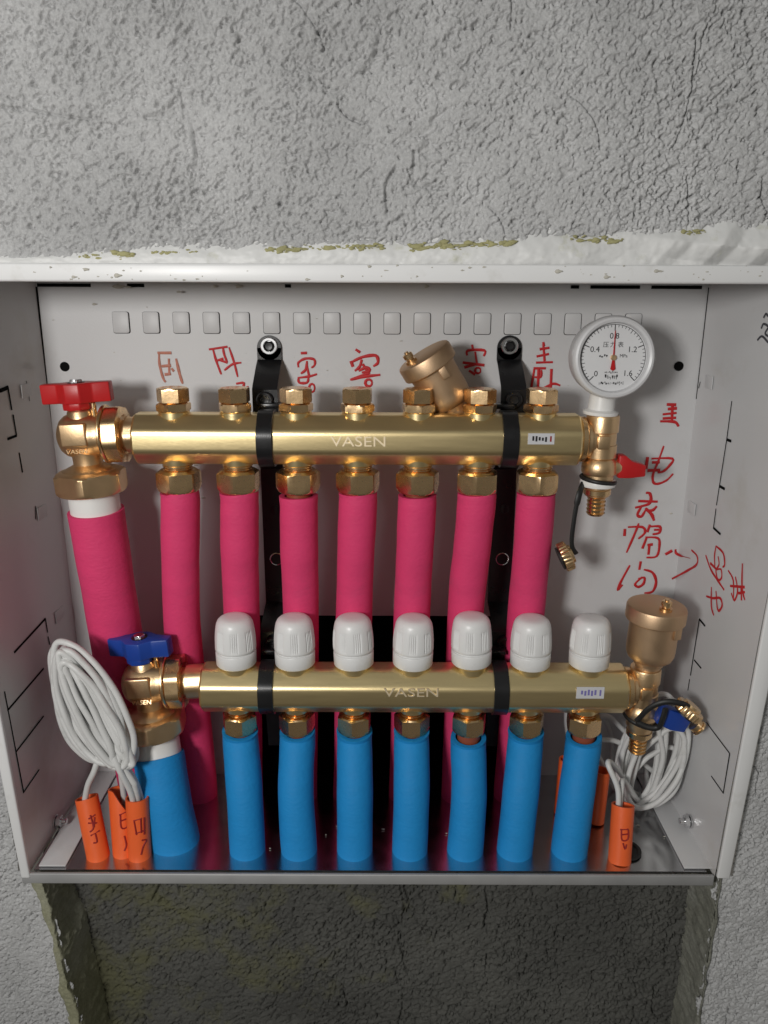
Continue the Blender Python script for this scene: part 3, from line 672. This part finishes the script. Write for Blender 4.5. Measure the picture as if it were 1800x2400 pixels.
for i in range(7):
    zt = Z2-HB-.0224-[0, .0004, 0, 0, .0062, 0, .0050][i]
    top = Vector((X2[i], Y2, zt)); bot = PZ(bl_bot[i], 1852, ZF); bot.y = -.114; bot.x = PZ(bl_bot[i], 1852, ZF).x
    if i == 6: top += Vector((.001, 0, 0))
    mid = top.lerp(bot, .5)+Vector((random.uniform(-.002, .002), -.004, 0))
    bot2 = bot.copy(); bot2.z = ZF-.012
    lab = ['beside the large blue pipe', 'right of the left black bracket', 'left of the raised letters', 'under the raised letters', 'with its sleeve slipped down off the nut', 'left of the slipped last sleeve', 'leaning left beside the orange conduits'][i]
    pipe(f'{ordw[i]} slim blue foam-sleeved pipe from the left, {lab}', [top, top+Vector((0, -.0006, -.010)), mid, bot2], RP*.985, M['blue'], 'slim blue pipes under the lower bar', head=Vector((X2[i], Y2, Z2-HB-.018)))
# large pipes
dn = Matrix.Rotation(R(-3.0), 3, 'Y') @ Vector((0, 0, -1))
a = L1+dn*.0635
pipe('large pink foam-sleeved pipe slanting down from the red-handled valve', [a, P(232, 1255, -.062), P(258, 1412, -.052), P(292, 1600, -.042), Vector((P(318, 1740, -.036).x, -.036, ZF-.01))], .0225, M['pink'], None, big=True)
dn = Matrix.Rotation(R(-4.0), 3, 'Y') @ Vector((0, 0, -1))
a = L2+dn*.0730; e = PZ(372, 1838, ZF)
pipe('large blue foam-sleeved pipe below the blue-handled valve', [a, a.lerp(Vector((e.x, -.1015, ZF)), .5)+Vector((-.001, -.002, 0)), Vector((e.x, -.1015, ZF-.012))], .0221, M['blue'], None, big=True)

# ------------------------------------------------------------------ black brackets
def bracket(u_t, label, ubar, ux_low, ubar2):
    xt = P(u_t, 745, 0).x
    t = thing('mounting_bracket', label, 'bracket', (xt, 0, P(u_t, 1700, 0).z)); oo = Vector(t.location)
    z = lambda v, y: P(u_t, v, y).z
    wd = .0212
    prof = [(-.0024, z(724, 0)-wd/2), (-.0024, z(776, 0)), (-.0115, z(790, -.012)), (-.034, z(832, -.034)), (-.0375, z(842, -.037)), (-.0375, Z1+HB-.003), (-.0385, Z1), (-.036, Z1-HB-.004), (-.010, Z1-HB-.018), (-.010, z(1300, -.01)), (-.040, z(1345, -.04)), (-.0475, z(1365, -.048)), (-.0475, Z2+HB), (-.0485, Z2-HB), (-.040, Z2-HB-.012), (-.030, Z2-HB-.07)]
    rs = []; th = .0024
    for i, (y, zz) in enumerate(prof):
        f = i/(len(prof)-1)
        x = xt
        hw = wd/2
        rs.append([Vector((x-hw, y, zz)), Vector((x+hw, y, zz)), Vector((x+hw, y+th, zz)), Vector((x-hw, y+th, zz))])
    b = MB().rings(rs)
    b.lathe([(0, wd/2), (th, wd/2)], (xt, 0, prof[0][1]), (0, -1, 0), 32)
    b.build('rail', M['black'], t, 35, oo)
    def strap(y, zc, u, v):
        x = P(u, v, y-HB).x; w2 = .0128; rs = []
        for (dx, s) in [(-w2/2, HB+.0004), (-w2/2, HB+.0020), (-w2/2+.0004, HB+.0024), (w2/2-.0004, HB+.0024), (w2/2, HB+.0020), (w2/2, HB+.0004)]:
            rs.append([Vector((x+dx, y+p.x, zc+p.y)) for p in oct_prof(s, .0062)])
        bb = MB().rings(rs, True, False)
        bb.box((x, y+HB+.004, zc+HB+.003), (w2*1.25, .014, .004), .0008)
        return bb.build('strap', M['black'], t, 35, oo)
    strap(Y1, Z1, ubar, 945); strap(Y2, Z2, ubar2, 1490)
    pw = P(u_t, 747, 0)
    MB().lathe([(.0022, .0074), (.0036, .0074), (.0042, .0068), (.0042, .0050), (.0032, .0046), (.0030, .0001)], (xt, 0, pw.z), (0, -1, 0), 36).build('washer', M['chrome'], t, 30, oo)
    MB().lathe([(.0028, .0046), (.0062, .0046), (.0066, .0036), (.0052, .0030), (.0050, .0001)], (xt, 0, pw.z), (0, -1, 0), 48, hexr(.0041)).build('bolt', M['black'], t, 25, oo)
    zb_ = z(864, -.04)
    MB().lathe([(.036, .0070), (.0405, .0070), (.042, .0060), (.042, .0042), (.0405, .0036), (.0402, .0001)], (xt, 0, zb_), (0, -1, 0), 32).build('bolt', M['black'], t, 30, oo)
    zc_ = z(1390, -.05)
    MB().lathe([(.046, .0065), (.0505, .0065), (.052, .0055), (.052, .0038), (.0505, .0034), (.0503, .0001)], (xt, 0, zc_), (0, -1, 0), 32).build('bolt', M['black'], t, 30, oo)
    zw = P(u_t, 1207, -.01).z
    MB().lathe([(.0098, .0062), (.0112, .0062), (.0116, .0058), (.0114, .0052), (.0098, .0050)], (xt+.001, 0, zw), (0, -1, 0), 32, closed=True, cap=False).build('washer', M['chrome'], t, 30, oo)
    zw = P(u_t, 1100, -.01).z
    MB().lathe([(.0098, .0044), (.0107, .0044), (.011, .0036)], (xt+.001, 0, zw), (0, -1, 0), 24).build('rivet', M['black'], t, 30, oo)
bracket(582, 'black steel bracket clamping both bars, left one beside the third plug', 570, 585, 572)
bracket(1100, 'black steel bracket clamping both bars, right one near the pressure gauge', 1105, 1085, 1085)

# ------------------------------------------------------------------ air vents
def air_vent(label, loc, rot, sc=1.0, neck0=.018, pina=0.0):
    t = thing('air_vent', label, 'air vent', loc, 'brass air vents', rot); t.scale = (sc,)*3
    MB().lathe([(neck0, .0105), (.024, .0105), (.0245, .0125), (.0275, .0130), (.0282, .0150), (.0310, .0185), (.0345, .0200), (.0380, .0204), (.060, .0204), (.0652, .0208), (.0655, .0215)], (0, 0, 0), (0, 0, 1), 56).build('body', M['vent'], t, 30)
    MB().lathe([(.0652, .0205), (.0655, .0240), (.0665, .0248), (.0765, .0248), (.0782, .0240), (.0790, .0226), (.0792, .0001)], (0, 0, 0), (0, 0, 1), 56).build('cap', M['vent'], t, 30)
    MB().box((.0075, -.0195, .0605), (.007, .005, .011), .001).build('lug', M['vent'], t, 40)
    px, py = .012*math.cos(pina), .012*math.sin(pina)
    pn = MB().lathe([(.079, .0052), (.0815, .0052), (.0820, .0034), (.0835, .0034), (.0838, .0044), (.0872, .0044), (.0878, .0034)], (px, py, 0), (0, 0, 1), 28).build('vent_pin', M['brass2'], t, 30)
    MB().lathe([(.0874, .0018), (.0895, .0018)], (px, py, 0), (0, 0, 1), 14).build('pin_tip', M['brass'], pn, 30)
    return t
vb_ = P(968, 900, -.046)
air_vent('tilted brass air vent leaning behind the upper bar between two plugs', vb_+Vector((.017, .0, -.0115)), (R(5), R(-32), 0), .94, 0.0, R(200))
TX2 = P(1390, 1490, Y2).x; TX1 = P(1299, 947, Y1).x
air_vent('upright brass air vent at the right end of the lower bar', (TX2+.0006, Y2, Z2), (R(2), R(1.5), R(20)), 1.0, .018, R(-95))

# ------------------------------------------------------------------ drain valves
def drain(label, x, y, z, x_in, hm, upper):
    t = thing('drain_valve', label, 'valve', (x, y, z), 'drain valves at the right ends'); 
    b = MB().lathe([(x_in-x, .0150), (x_in-x+.003, .0150), (x_in-x+.0035, .0125), (0, .0120)], (0, 0, 0), (1, 0, 0), 40)
    b.lathe([(-.0150, .0112), (-.0142, .0128), (-.004, .0128), (-.0035, .0120), (.006, .0120), (.0068, .0132), (.0185, .0132), (.0200, .0126), (.0205, .0110)], (0, 0, 0), (0, 0, 1), 40)
    b.box((-.001, -.0118, -.0005), (.010, .004, .011), .001)
    b.build('tee', M['brass'], t, 35)
    b = MB().lathe([(-.0148, .0105), (-.0175, .0128), (-.0215, .0142), (-.0265, .0142), (-.0285, .0132), (-.0290, .0120), (-.0360, .0120), (-.0365, .0105), (-.047, .0100)], (0, 0, 0), (0, 0, 1), 40)
    b.lathe([(.008, .0072), (.0150, .0068), (.0172, .0058)], (0, 0, -.023), (1, 0, 0), 24)
    b.build('valve_body', M['brass'], t, 35)
    pr = [(-.0400, .0095), (-.0415, .0112), (-.0455, .0112), (-.0465, .0098), (-.0485, .0076)]
    zz = -.0485
    for k in range(4): pr += [(zz, .0078), (zz-.0030, .0066), (zz-.0032, .0078)]; zz -= .0034
    pr += [(zz-.002, .0060), (zz-.002, .0044), (zz+.004, .0042)]
    MB().lathe(pr, (0, 0, 0), (0, 0, 1), 32).build('hose_barb', M['brass2'], t, 30)
    if upper:
        MB().lathe([(-.0335, .0120), (-.0335, .0140), (-.0355, .0146), (-.0385, .0142), (-.0390, .0120)], (0, 0, 0), (0, 0, 1), 40).build('tape_ring', M['ppr'], t, 35)
        poly = [(.0145, -.0125), (.0200, -.0125), (.0260, -.0175), (.0370, -.0205), (.0372, -.0300), (.0250, -.0315), (.0148, -.0315)]
        MB().prism(poly, -.0055, .0055, lambda c: (c[0], c[2], c[1]), .0012).build('handle', hm, t, 40)
    else:
        rot = Matrix.Rotation(R(38), 3, 'Y')
        poly = [(.0150, -.008), (.0300, -.009), (.0420, -.006), (.0420, .006), (.0300, .009), (.0150, .008)]
        MB().prism(poly, -.0055, .0055, lambda c: (Matrix.Rotation(R(24), 3, 'Y') @ Vector((c[0], c[2]-.014, c[1])))+Vector((-.004, 0, -.010)), .0012).build('handle', hm, t, 40)
    return t
xin = U1+.006
dv1 = drain('brass drain valve with red lever below the pressure gauge', TX1, Y1, Z1, xin, M['red'], True)
dv2 = drain('brass drain valve with blue lever below the upright air vent', TX2, Y2, Z2, V1+.006, M['bluep'], False)
def knurl_cap(parent, c, ax, base):
    def sh(th, h): return 1-.05*(.5+.5*math.cos(th*26))*(1 if .0006 < h < .0066 else 0)
    sh.mul = True
    c = Vector(c)-base; ax = Vector(ax).normalized()
    cp = MB().lathe([(0, .0098), (0, .0120), (.0007, .0128), (.0065, .0128), (.0074, .0118), (.0076, .0085), (.0098, .0078), (.0100, .0001)], c, ax, 156, sh).build('hose_cap', M['brass2'], parent, 30)
    MB().lathe([(-.0004, .0100), (-.0016, .0100), (-.0016, .0070)], c, ax, 32).build('gasket', M['rubber'], parent, 35)
    return cp
base1 = Vector(dv1.location); base2 = Vector(dv2.location)
axw = (ray(1224+39, 1200-19)-ray(1224-39, 1200+19)).normalized()
cc = P(1222, 1201, Y1-.004)
knurl_cap(dv1, cc-axw*.004, axw+Vector((0, -.10, 0)), base1)
def strap_path(pts): return catmull(pts, 8)
ringpts = [Vector((.0135*math.cos(a), .0135*math.sin(a), -.0335-.002*math.cos(a))) for a in [2*math.pi*i/24 for i in range(24)]]
MB().tube(ringpts, .0019, 8, True).build('strap_ring', M['rubber'], dv1, 50)
pth = strap_path([Vector((-.0130, -.004, -.036)), S(1357, 1160, Y1-.012)-base1, S(1346, 1215, Y1-.012)-base1, S(1340, 1275, Y1-.010)-base1, S(1351, 1298, Y1-.008)-base1])
MB().tube(pth, lambda i: .0026 if i < len(pth)*.35 else .0019, 8, flat=.45, nrm=(0, -1, 0)).build('cap_strap', M['rubber'], dv1, 60)
cc2 = S(1607, 1672, Y2-.022); ax2 = (ray(1480+10, 1540-14)-ray(1480-10, 1540+14)).normalized()
knurl_cap(dv2, cc2, ax2+Vector((0, -.25, 0)), base2)
MB().lathe([(0, .006), (.004, .006), (.0042, .007), (.006, .007)], S(1627, 1697, Y2-.022)-base2, (ray(1510, 1565)-ray(1490, 1547)).normalized(), 24).build('cap_nipple', M['brass2'], dv2, 30)
ring2 = [Vector((.0135*math.cos(a), .0135*math.sin(a), -.0305-.004*math.cos(a))) for a in [2*math.pi*i/24 for i in range(24)]]
MB().tube(ring2, .0022, 8, True).build('strap_ring', M['rubber'], dv2, 50)
for pts_ in ([S(1492, 1690, Y2-.017), S(1522, 1660, Y2-.022), S(1560, 1645, Y2-.026), S(1600, 1650, Y2-.028), S(1630, 1668, Y2-.026)],
             [S(1492, 1692, Y2-.017), S(1520, 1705, Y2-.020), S(1543, 1705, Y2-.022), S(1553, 1685, Y2-.024), S(1560, 1660, Y2-.024)]):
    MB().tube(catmull([p-base2 for p in pts_], 8), .0025, 8, flat=.55, nrm=(0, -1, .3)).build('cap_strap', M['rubber'], dv2, 60)

# ------------------------------------------------------------------ pressure gauge
GC = P(1327, 775, Y1-.016)
gt = thing('pressure_gauge', 'round white pressure gauge with red needle at the right of the upper bar', 'gauge', (GC.x, Y1, Z1+.0205))
og = Vector(gt.location)
gy = Vector((GC.x, Y1, GC.z)); RG = .0318
tilt = Matrix.Rotation(R(-3), 3, 'X')
gax = tilt @ Vector((0, -1, 0))
MB().lathe([(-.012, .0001), (-.012, RG*.86), (-.0112, RG*.90), (-.008, RG*.945), (.006, RG*.95), (.0075, RG*.985), (.0090, RG), (.0135, RG), (.0160, RG*.985), (.0175, RG*.95), (.0180, RG*.90), (.0172, RG*.845), (.0150, RG*.82), (.0125, RG*.815), (.0120, RG*.80), (.0120, .0001)], gy, gax, 96).build('case', M['case'], gt, 30, og)
GM = Matrix.Rotation(R(-3), 4, 'X')
gface = gy+gax*.0123
dial = MB().lathe([(0, RG*.812), (.0002, RG*.812)], gface, gax, 72).build('dial', M['dial'], gt, 35, og)
def onface(x, z, h=.0004): return gface+tilt @ Vector((x, -h, z))
b = MB(); rr = RG*.785
for i in range(41):
    a = R(225-270*i/40); maj = i % 10 == 0; L_ = .0046 if maj else (.0030 if i % 5 == 0 else .0020)
    wdt = .00035 if maj else .00022
    p0 = onface(math.cos(a)*rr, math.sin(a)*rr); p1 = onface(math.cos(a)*(rr-L_), math.sin(a)*(rr-L_))
    b.tube([p0, p1], wdt, 5, flat=.6, nrm=gax)
b.tube([onface(math.cos(R(225-270*i/80))*rr, math.sin(R(225-270*i/80))*rr) for i in range(81)], .00022, 5, flat=.6, nrm=gax)
b.build('scale_marks', M['ink'], dial, 60, og)
grot = (math.pi/2-R(3), 0, 0)
def gtext(s, x, z, size, m=M['ink'], wdt=None):
    put('numerals', text_mesh(s, size, m, .00005, wdt), dial, onface(x, z, .0003)-og, grot)
for s, i, rq in [('0', 0, .66), ('0.4', 10, .58), ('0.8', 20, .60), ('1.2', 30, .58), ('1.6', 40, .64)]:
    a = R(225-270*i/40); gtext(s, math.cos(a)*rr*rq*1.08, math.sin(a)*rr*rq*1.08, .0062)
gtext('压', -.0062, .0095, .0046); gtext('力', -.0008, .0095, .0046); gtext('表', .0052, .0095, .0046)
gtext('MPa', .0080, .0012, .0036)
mk = MB()
for (x0, z0, n, w_, h_) in [(-.0105, .0012, 4, .0011, .0016), (-.0058, -.0113, 9, .0008, .0011), (-.0052, -.0150, 6, .0012, .0026), (-.0100, -.0196, 14, .0010, .0019)]:
    for k in range(n):
        for q in range(3):
            mk.box(onface(x0+k*w_*1.45+random.uniform(0, w_*.6), z0+random.uniform(-.5, .5)*h_, .0005), (random.choice([w_*.9, w_*.25]), .0002, random.choice([.00028, h_*.7])))
mk.build('small_print', M['ink'], dial, 60, og)
nb = MB(); nb.prism([(-.00055, 0), (.00055, 0), (.00022, .0205), (-.00022, .0205)], 0, .0004, lambda c: onface(c[0], c[1], .0012+c[2]))
nb.prism([(-.0006, 0), (.0006, 0), (.0020, -.0088), (0, -.0102), (-.0020, -.0088)], 0, .0004, lambda c: onface(c[0], c[1], .0012+c[2]))
nd = nb.build('needle', M['red'], gt, 40, og)
MB().lathe([(.0002, .0022), (.0022, .0022), (.0026, .0017), (.0026, .0001)], gface, gax, 24).build('needle_hub', M['brass'], nd, 30, og)
nz = Z1+.0200
MB().lathe([(0, .0125), (.0006, .0138), (.0030, .0140), (.0038, .0120), (.0045, .0105), (GC.z-RG*.9-nz, .0098)], (GC.x-.003, Y1, nz), (.04, 0, 1), 36).build('neck', M['ppr'], gt, 35, og)

# ------------------------------------------------------------------ cable coils and orange conduits
def conduit(label, top, bot, r=.0098):
    t = thing('conduit_tube', label, 'conduit', bot, 'orange conduit stubs'); oo = Vector(bot)
    MB().tube([top, Vector(top).lerp(bot, .5), bot], r, 28, inner=r*.84, nrm=(0, -1, 0)).build('tube', M['orange'], t, 50, oo)
    return t, oo
def scrawl(t, oo, top, bot, r, strokes):
    top, bot = Vector(top), Vector(bot); ax = (bot-top); L_ = ax.length; ax.normalize()
    v = (CAM-(top+bot)/2).normalized(); n = (v-ax*v.dot(ax)).normalized(); s_ = ax.cross(n); b = MB()
    if s_.x < 0: s_ = -s_
    for s in strokes:
        q = []
        for (a, h) in s:      # a: around, -1..1 ; h: 0..1 down
            th = a*1.0; q.append(top+ax*(h*L_)+(n*math.cos(th)+s_*math.sin(th))*(r+.00015))
        q = catmull(q, 4); b.tube(q, .0007, 6)
    b.build('scrawl', M['darkred'], t, 70, oo)
def fl(u, v): q = PZ(u, v, ZF); return q
tubes = [
 ('orange conduit stub leaning left at the left end of the row', (187, 1722), (214, 1856), -.104, -.121, [[(-.2, .30), (.4, .27)], [(0, .25), (.05, .45), (-.3, .5)], [(-.3, .36), (.4, .40)], [(.3, .30), (.1, .45)], [(-.3, .56), (.5, .53)], [(.1, .55), (.1, .68), (-.2, .68)]]),
 ('orange conduit stub with slanted cut top, middle of the left three', (258, 1702), (270, 1858), -.098, -.118, [[(-.2, .33), (.5, .30)], [(-.1, .33), (-.1, .5), (.4, .5), (.45, .32)], [(-.1, .41), (.4, .40)], [(.7, .35), (.5, .55)], [(.1, .62), (.2, .75), (0, .82)]]),
 ('orange conduit stub beside the large blue pipe', (296, 1722), (303, 1858), -.112, -.121, [[(-.4, .28), (.3, .26)], [(-.35, .28), (-.2, .50)], [(.2, .27), (.2, .48)], [(-.3, .48), (.4, .46)], [(.5, .26), (.45, .52)], [(.2, .60), (.6, .62), (.3, .70), (.1, .82)]]),
 ('orange conduit stub in front of the right cable coil', (1346, 1738), (1338, 1862), -.108, -.124, [[(-.1, .38), (.6, .36)], [(0, .38), (.1, .55), (.6, .53), (.6, .37)], [(.05, .46), (.6, .44)], [(.2, .60), (.4, .70), (.5, .62)]]),
 ('reddish conduit stub hidden behind the last slim blue pipe, right side', (1300, 1664), (1287, 1770), -.070, -.074, []),
 ('reddish conduit stub peeking out left of the last slim blue pipe', (1226, 1640), (1214, 1760), -.058, -.062, []),
]
ctop = []
for (lab, a, c, ya, yc, st) in tubes:
    tp = P(a[0], a[1], ya); bt = P(c[0], c[1], yc); bt.z = min(bt.z, ZF+.001) if yc < -.09 else ZF+.001
    if 'slanted' in lab:
        t = thing('conduit_tube', lab, 'conduit', bt, 'orange conduit stubs'); n = 28; r = .0098; rs = []
        axv = (bt-tp).normalized(); _, uu, ww = perp(axv)
        for (k, rad) in [(1, r), (0, r), (0, r*.84), (1, r*.84)]:
            ring = []
            for j in range(n):
                th = 2*math.pi*j/n; off = uu*math.cos(th)*rad+ww*math.sin(th)*rad
                ring.append((bt if k else tp+axv*max(0, (off.x+.003))*1.9)+off)
            rs.append(ring)
        MB().rings(rs, True, False).build('tube', M['orange'], t, 50, Vector(bt)); oo = Vector(bt)
    else: t, oo = conduit(lab, tp, bt, .0098 if st else .0078)
    ctop.append(tp)
    if st: scrawl(t, oo, tp, bt, .0098, st)
def coil(name, label, loops, tails, base, cr_=.0024):
    t = thing(name, label, 'cable', base); oo = Vector(base)
    for pts_ in loops:
        MB().tube(catmull(pts_, 7, True), cr_, 10, True).build('cable_loop', M['cable'], t, 60, oo)
    for pts_ in tails:
        MB().tube(catmull(pts_, 8), cr_, 10).build('cable_tail', M['cable'], t, 60, oo)
    return t
def ell(cu, cv, a, bb, ang, y, n=14, jit=5, skew=0.0, ydep=.006, ph=0):
    out = []
    for i in range(n):
        th = 2*math.pi*i/n; e = a*math.cos(th); f = bb*math.sin(th)*(1+skew*math.cos(th))
        u = cu+e*math.cos(ang)-f*math.sin(ang)+random.uniform(-jit, jit); v = cv+e*math.sin(ang)+f*math.cos(ang)+random.uniform(-jit, jit)
        out.append(S(u, v, y+ydep*math.sin(th+ph)+random.uniform(-.001, .001)))
    return out
loops = []
lp = [(210, 1650, 158, 66, 62), (214, 1656, 154, 58, 61), (206, 1652, 150, 50, 63), (216, 1660, 152, 42, 60), (208, 1655, 146, 34, 62), (212, 1658, 150, 26, 61), (204, 1660, 140, 62, 65), (220, 1652, 148, 18, 59), (218, 1664, 146, 52, 58), (206, 1664, 138, 44, 64), (224, 1668, 140, 36, 58), (210, 1672, 132, 28, 61), (216, 1648, 162, 60, 61), (202, 1656, 142, 54, 66), (228, 1662, 150, 46, 57), (198, 1668, 120, 60, 69)]
for k, (cu, cv, a, bb, an) in enumerate(lp):
    loops.append(ell(cu, cv, a, bb, R(an), -.098-.0030*(k % 7)-.0004*k, 16, 1.5, .12, .004, k))
for k, (cu, cv, a, bb, an) in enumerate([(222, 1668, 150, 10, 60), (214, 1662, 152, 20, 61), (230, 1672, 146, 24, 58), (208, 1660, 146, 30, 63), (224, 1660, 156, 34, 60), (236, 1676, 138, 14, 57), (204, 1668, 138, 16, 65), (218, 1676, 140, 38, 60)]):
    loops.append(ell(cu, cv, a, bb, R(an), -.119-.0022*(k % 4), 16, 1.6, .15, .003, k))
g0 = S(268, 1800, -.112)
tails = [[S(235, 1760, -.116), S(222, 1805, -.118), S(205, 1845, -.112), ctop[0]+Vector((-.002, -.002, -.012)), ctop[0]+Vector((0, 0, -.04))],
         [S(250, 1740, -.122), S(278, 1800, -.126), S(306, 1855, -.120), ctop[2]+Vector((-.002, -.002, -.012)), ctop[2]+Vector((0, 0, -.04))],
         [S(240, 1720, -.118), S(290, 1790, -.118), S(318, 1835, -.112), ctop[2]+Vector((.003, .003, -.014)), ctop[2]+Vector((.002, .002, -.04))],
         [S(230, 1700, -.119), S(272, 1775, -.123), S(310, 1828, -.121), S(318, 1848, -.118), ctop[2]+Vector((.0, .004, -.020))],
         [S(262, 1745, -.112), S(280, 1785, -.110), S(285, 1822, -.104), ctop[1]+Vector((.003, .001, -.02)), ctop[1]+Vector((.002, .0, -.05))]]
coil('cable_coil', 'coiled white cables hanging left of the large blue pipe', loops, tails, S(240, 1800, -.10), .0027)
loops = []
rp = [(1535, 1752, 142, 40, -76), (1545, 1748, 138, 52, -74), (1528, 1758, 134, 30, -77), (1552, 1740, 148, 58, -72), (1520, 1760, 128, 44, -78), (1540, 1762, 128, 26, -75)]
for k, (cu, cv, a, bb, an) in enumerate(rp):
    loops.append(ell(cu-18, cv+22, a*.86, bb*1.05, R(an), -.052-.0032*k, 14, 4, -.12, .006, k))
loops.append(ell(1543, 1785, 118, 56, R(-64), -.076, 14, 2, -.1, .005, 2)); loops.append(ell(1520, 1755, 135, 62, R(-72), -.058, 14, 2, -.1, .005, 3)); loops.append(ell(1500, 1765, 120, 40, R(-80), -.060, 14, 2, -.1, .005, 1))
loops.append(ell(1450, 1775, 105, 50, R(62), -.030, 14, 3, 0, .004, 1)); loops.append(ell(1470, 1800, 100, 36, R(40), -.052, 14, 4, 0, .006, 2)); loops.append(ell(1520, 1820, 92, 34, R(-48), -.066, 14, 4, 0, .006, 2)); loops.append(ell(1535, 1800, 104, 46, R(-58), -.070, 14, 4, 0, .006, 4))
loops.append(ell(1380, 1720, 95, 46, R(70), -.028, 14, 2, 0, .004, 1))
tails = [[S(1500, 1885, -.050), S(1478, 1850, -.070), S(1440, 1795, -.085), S(1425, 1790, -.095), S(1448, 1850, -.104), ctop[3]+Vector((-.004, -.001, -.010)), ctop[3]+Vector((-.002, 0, -.04))],
         [S(1515, 1890, -.052), S(1490, 1870, -.072), S(1462, 1830, -.090), S(1456, 1850, -.100), ctop[3]+Vector((-.002, .002, -.010)), ctop[3]+Vector((0, .002, -.04))],
         [S(1500, 1888, -.070), S(1540, 1885, -.074), S(1582, 1850, -.074), S(1602, 1780, -.078), S(1603, 1735, -.076)]]
coil('cable_coil', 'loose coil of white cables under the lower drain valve', loops, tails, S(1500, 1900, -.05))
# dark grommet hole beside the right conduit
p = PZ(1358, 1848, ZF); 
MB().lathe([(.0002, .0135), (.0012, .0135), (.0016, .0125), (.0012, .0105), (.0004, .0100), (.0004, .0001)], (p.x-.001, p.y+.006, ZF+.0003), (0, 0, 1), 32).build('grommet', M['rubber'], cab, 35, O)

# ------------------------------------------------------------------ loose crumbs on ledges and floor
pts = []
for (u, v, y) in [(277, 672, -.004), (420, 684, -.008), (300, 673, -.006), (505, 671, -.004), (560, 671, -.004), (1000, 671, -.004)]:
    pts.append((S(u, v, y), random.uniform(.0012, .0024)))
lumps('plaster_crumbs', pts, M['crumb'], 'bits of dry plaster stuck under the top edge of the cabinet', 'crumbs')
pts = []
for k in range(22):
    q = fl(random.uniform(130, 1480), random.uniform(1780, 1850)); q.z = ZF+.0006
    if q.y > -.06: q.y = -.06
    pts.append((q, random.uniform(.0004, .0011)))
lumps('floor_crumbs', pts, M['crumb'], 'small plaster bits scattered on the metal cabinet floor', 'crumbs')
pts = []
for k in range(60):
    u = random.uniform(20, 1790); v = random.uniform(622, 657); pts.append((S(u, v, YF-.0050), abs(random.gauss(.0004, .0004))+.0002))
for k in range(46):
    p = S(random.uniform(120, 1600), random.choice([random.uniform(690, 960), random.uniform(1000, 1350)]), -.0003); pts.append((p, abs(random.gauss(.0003, .0003))+.00015))
lumps('plaster_splashes', pts, M['crumb'], 'tiny dried plaster splashes on the cabinet top flange and back', 'splashes')
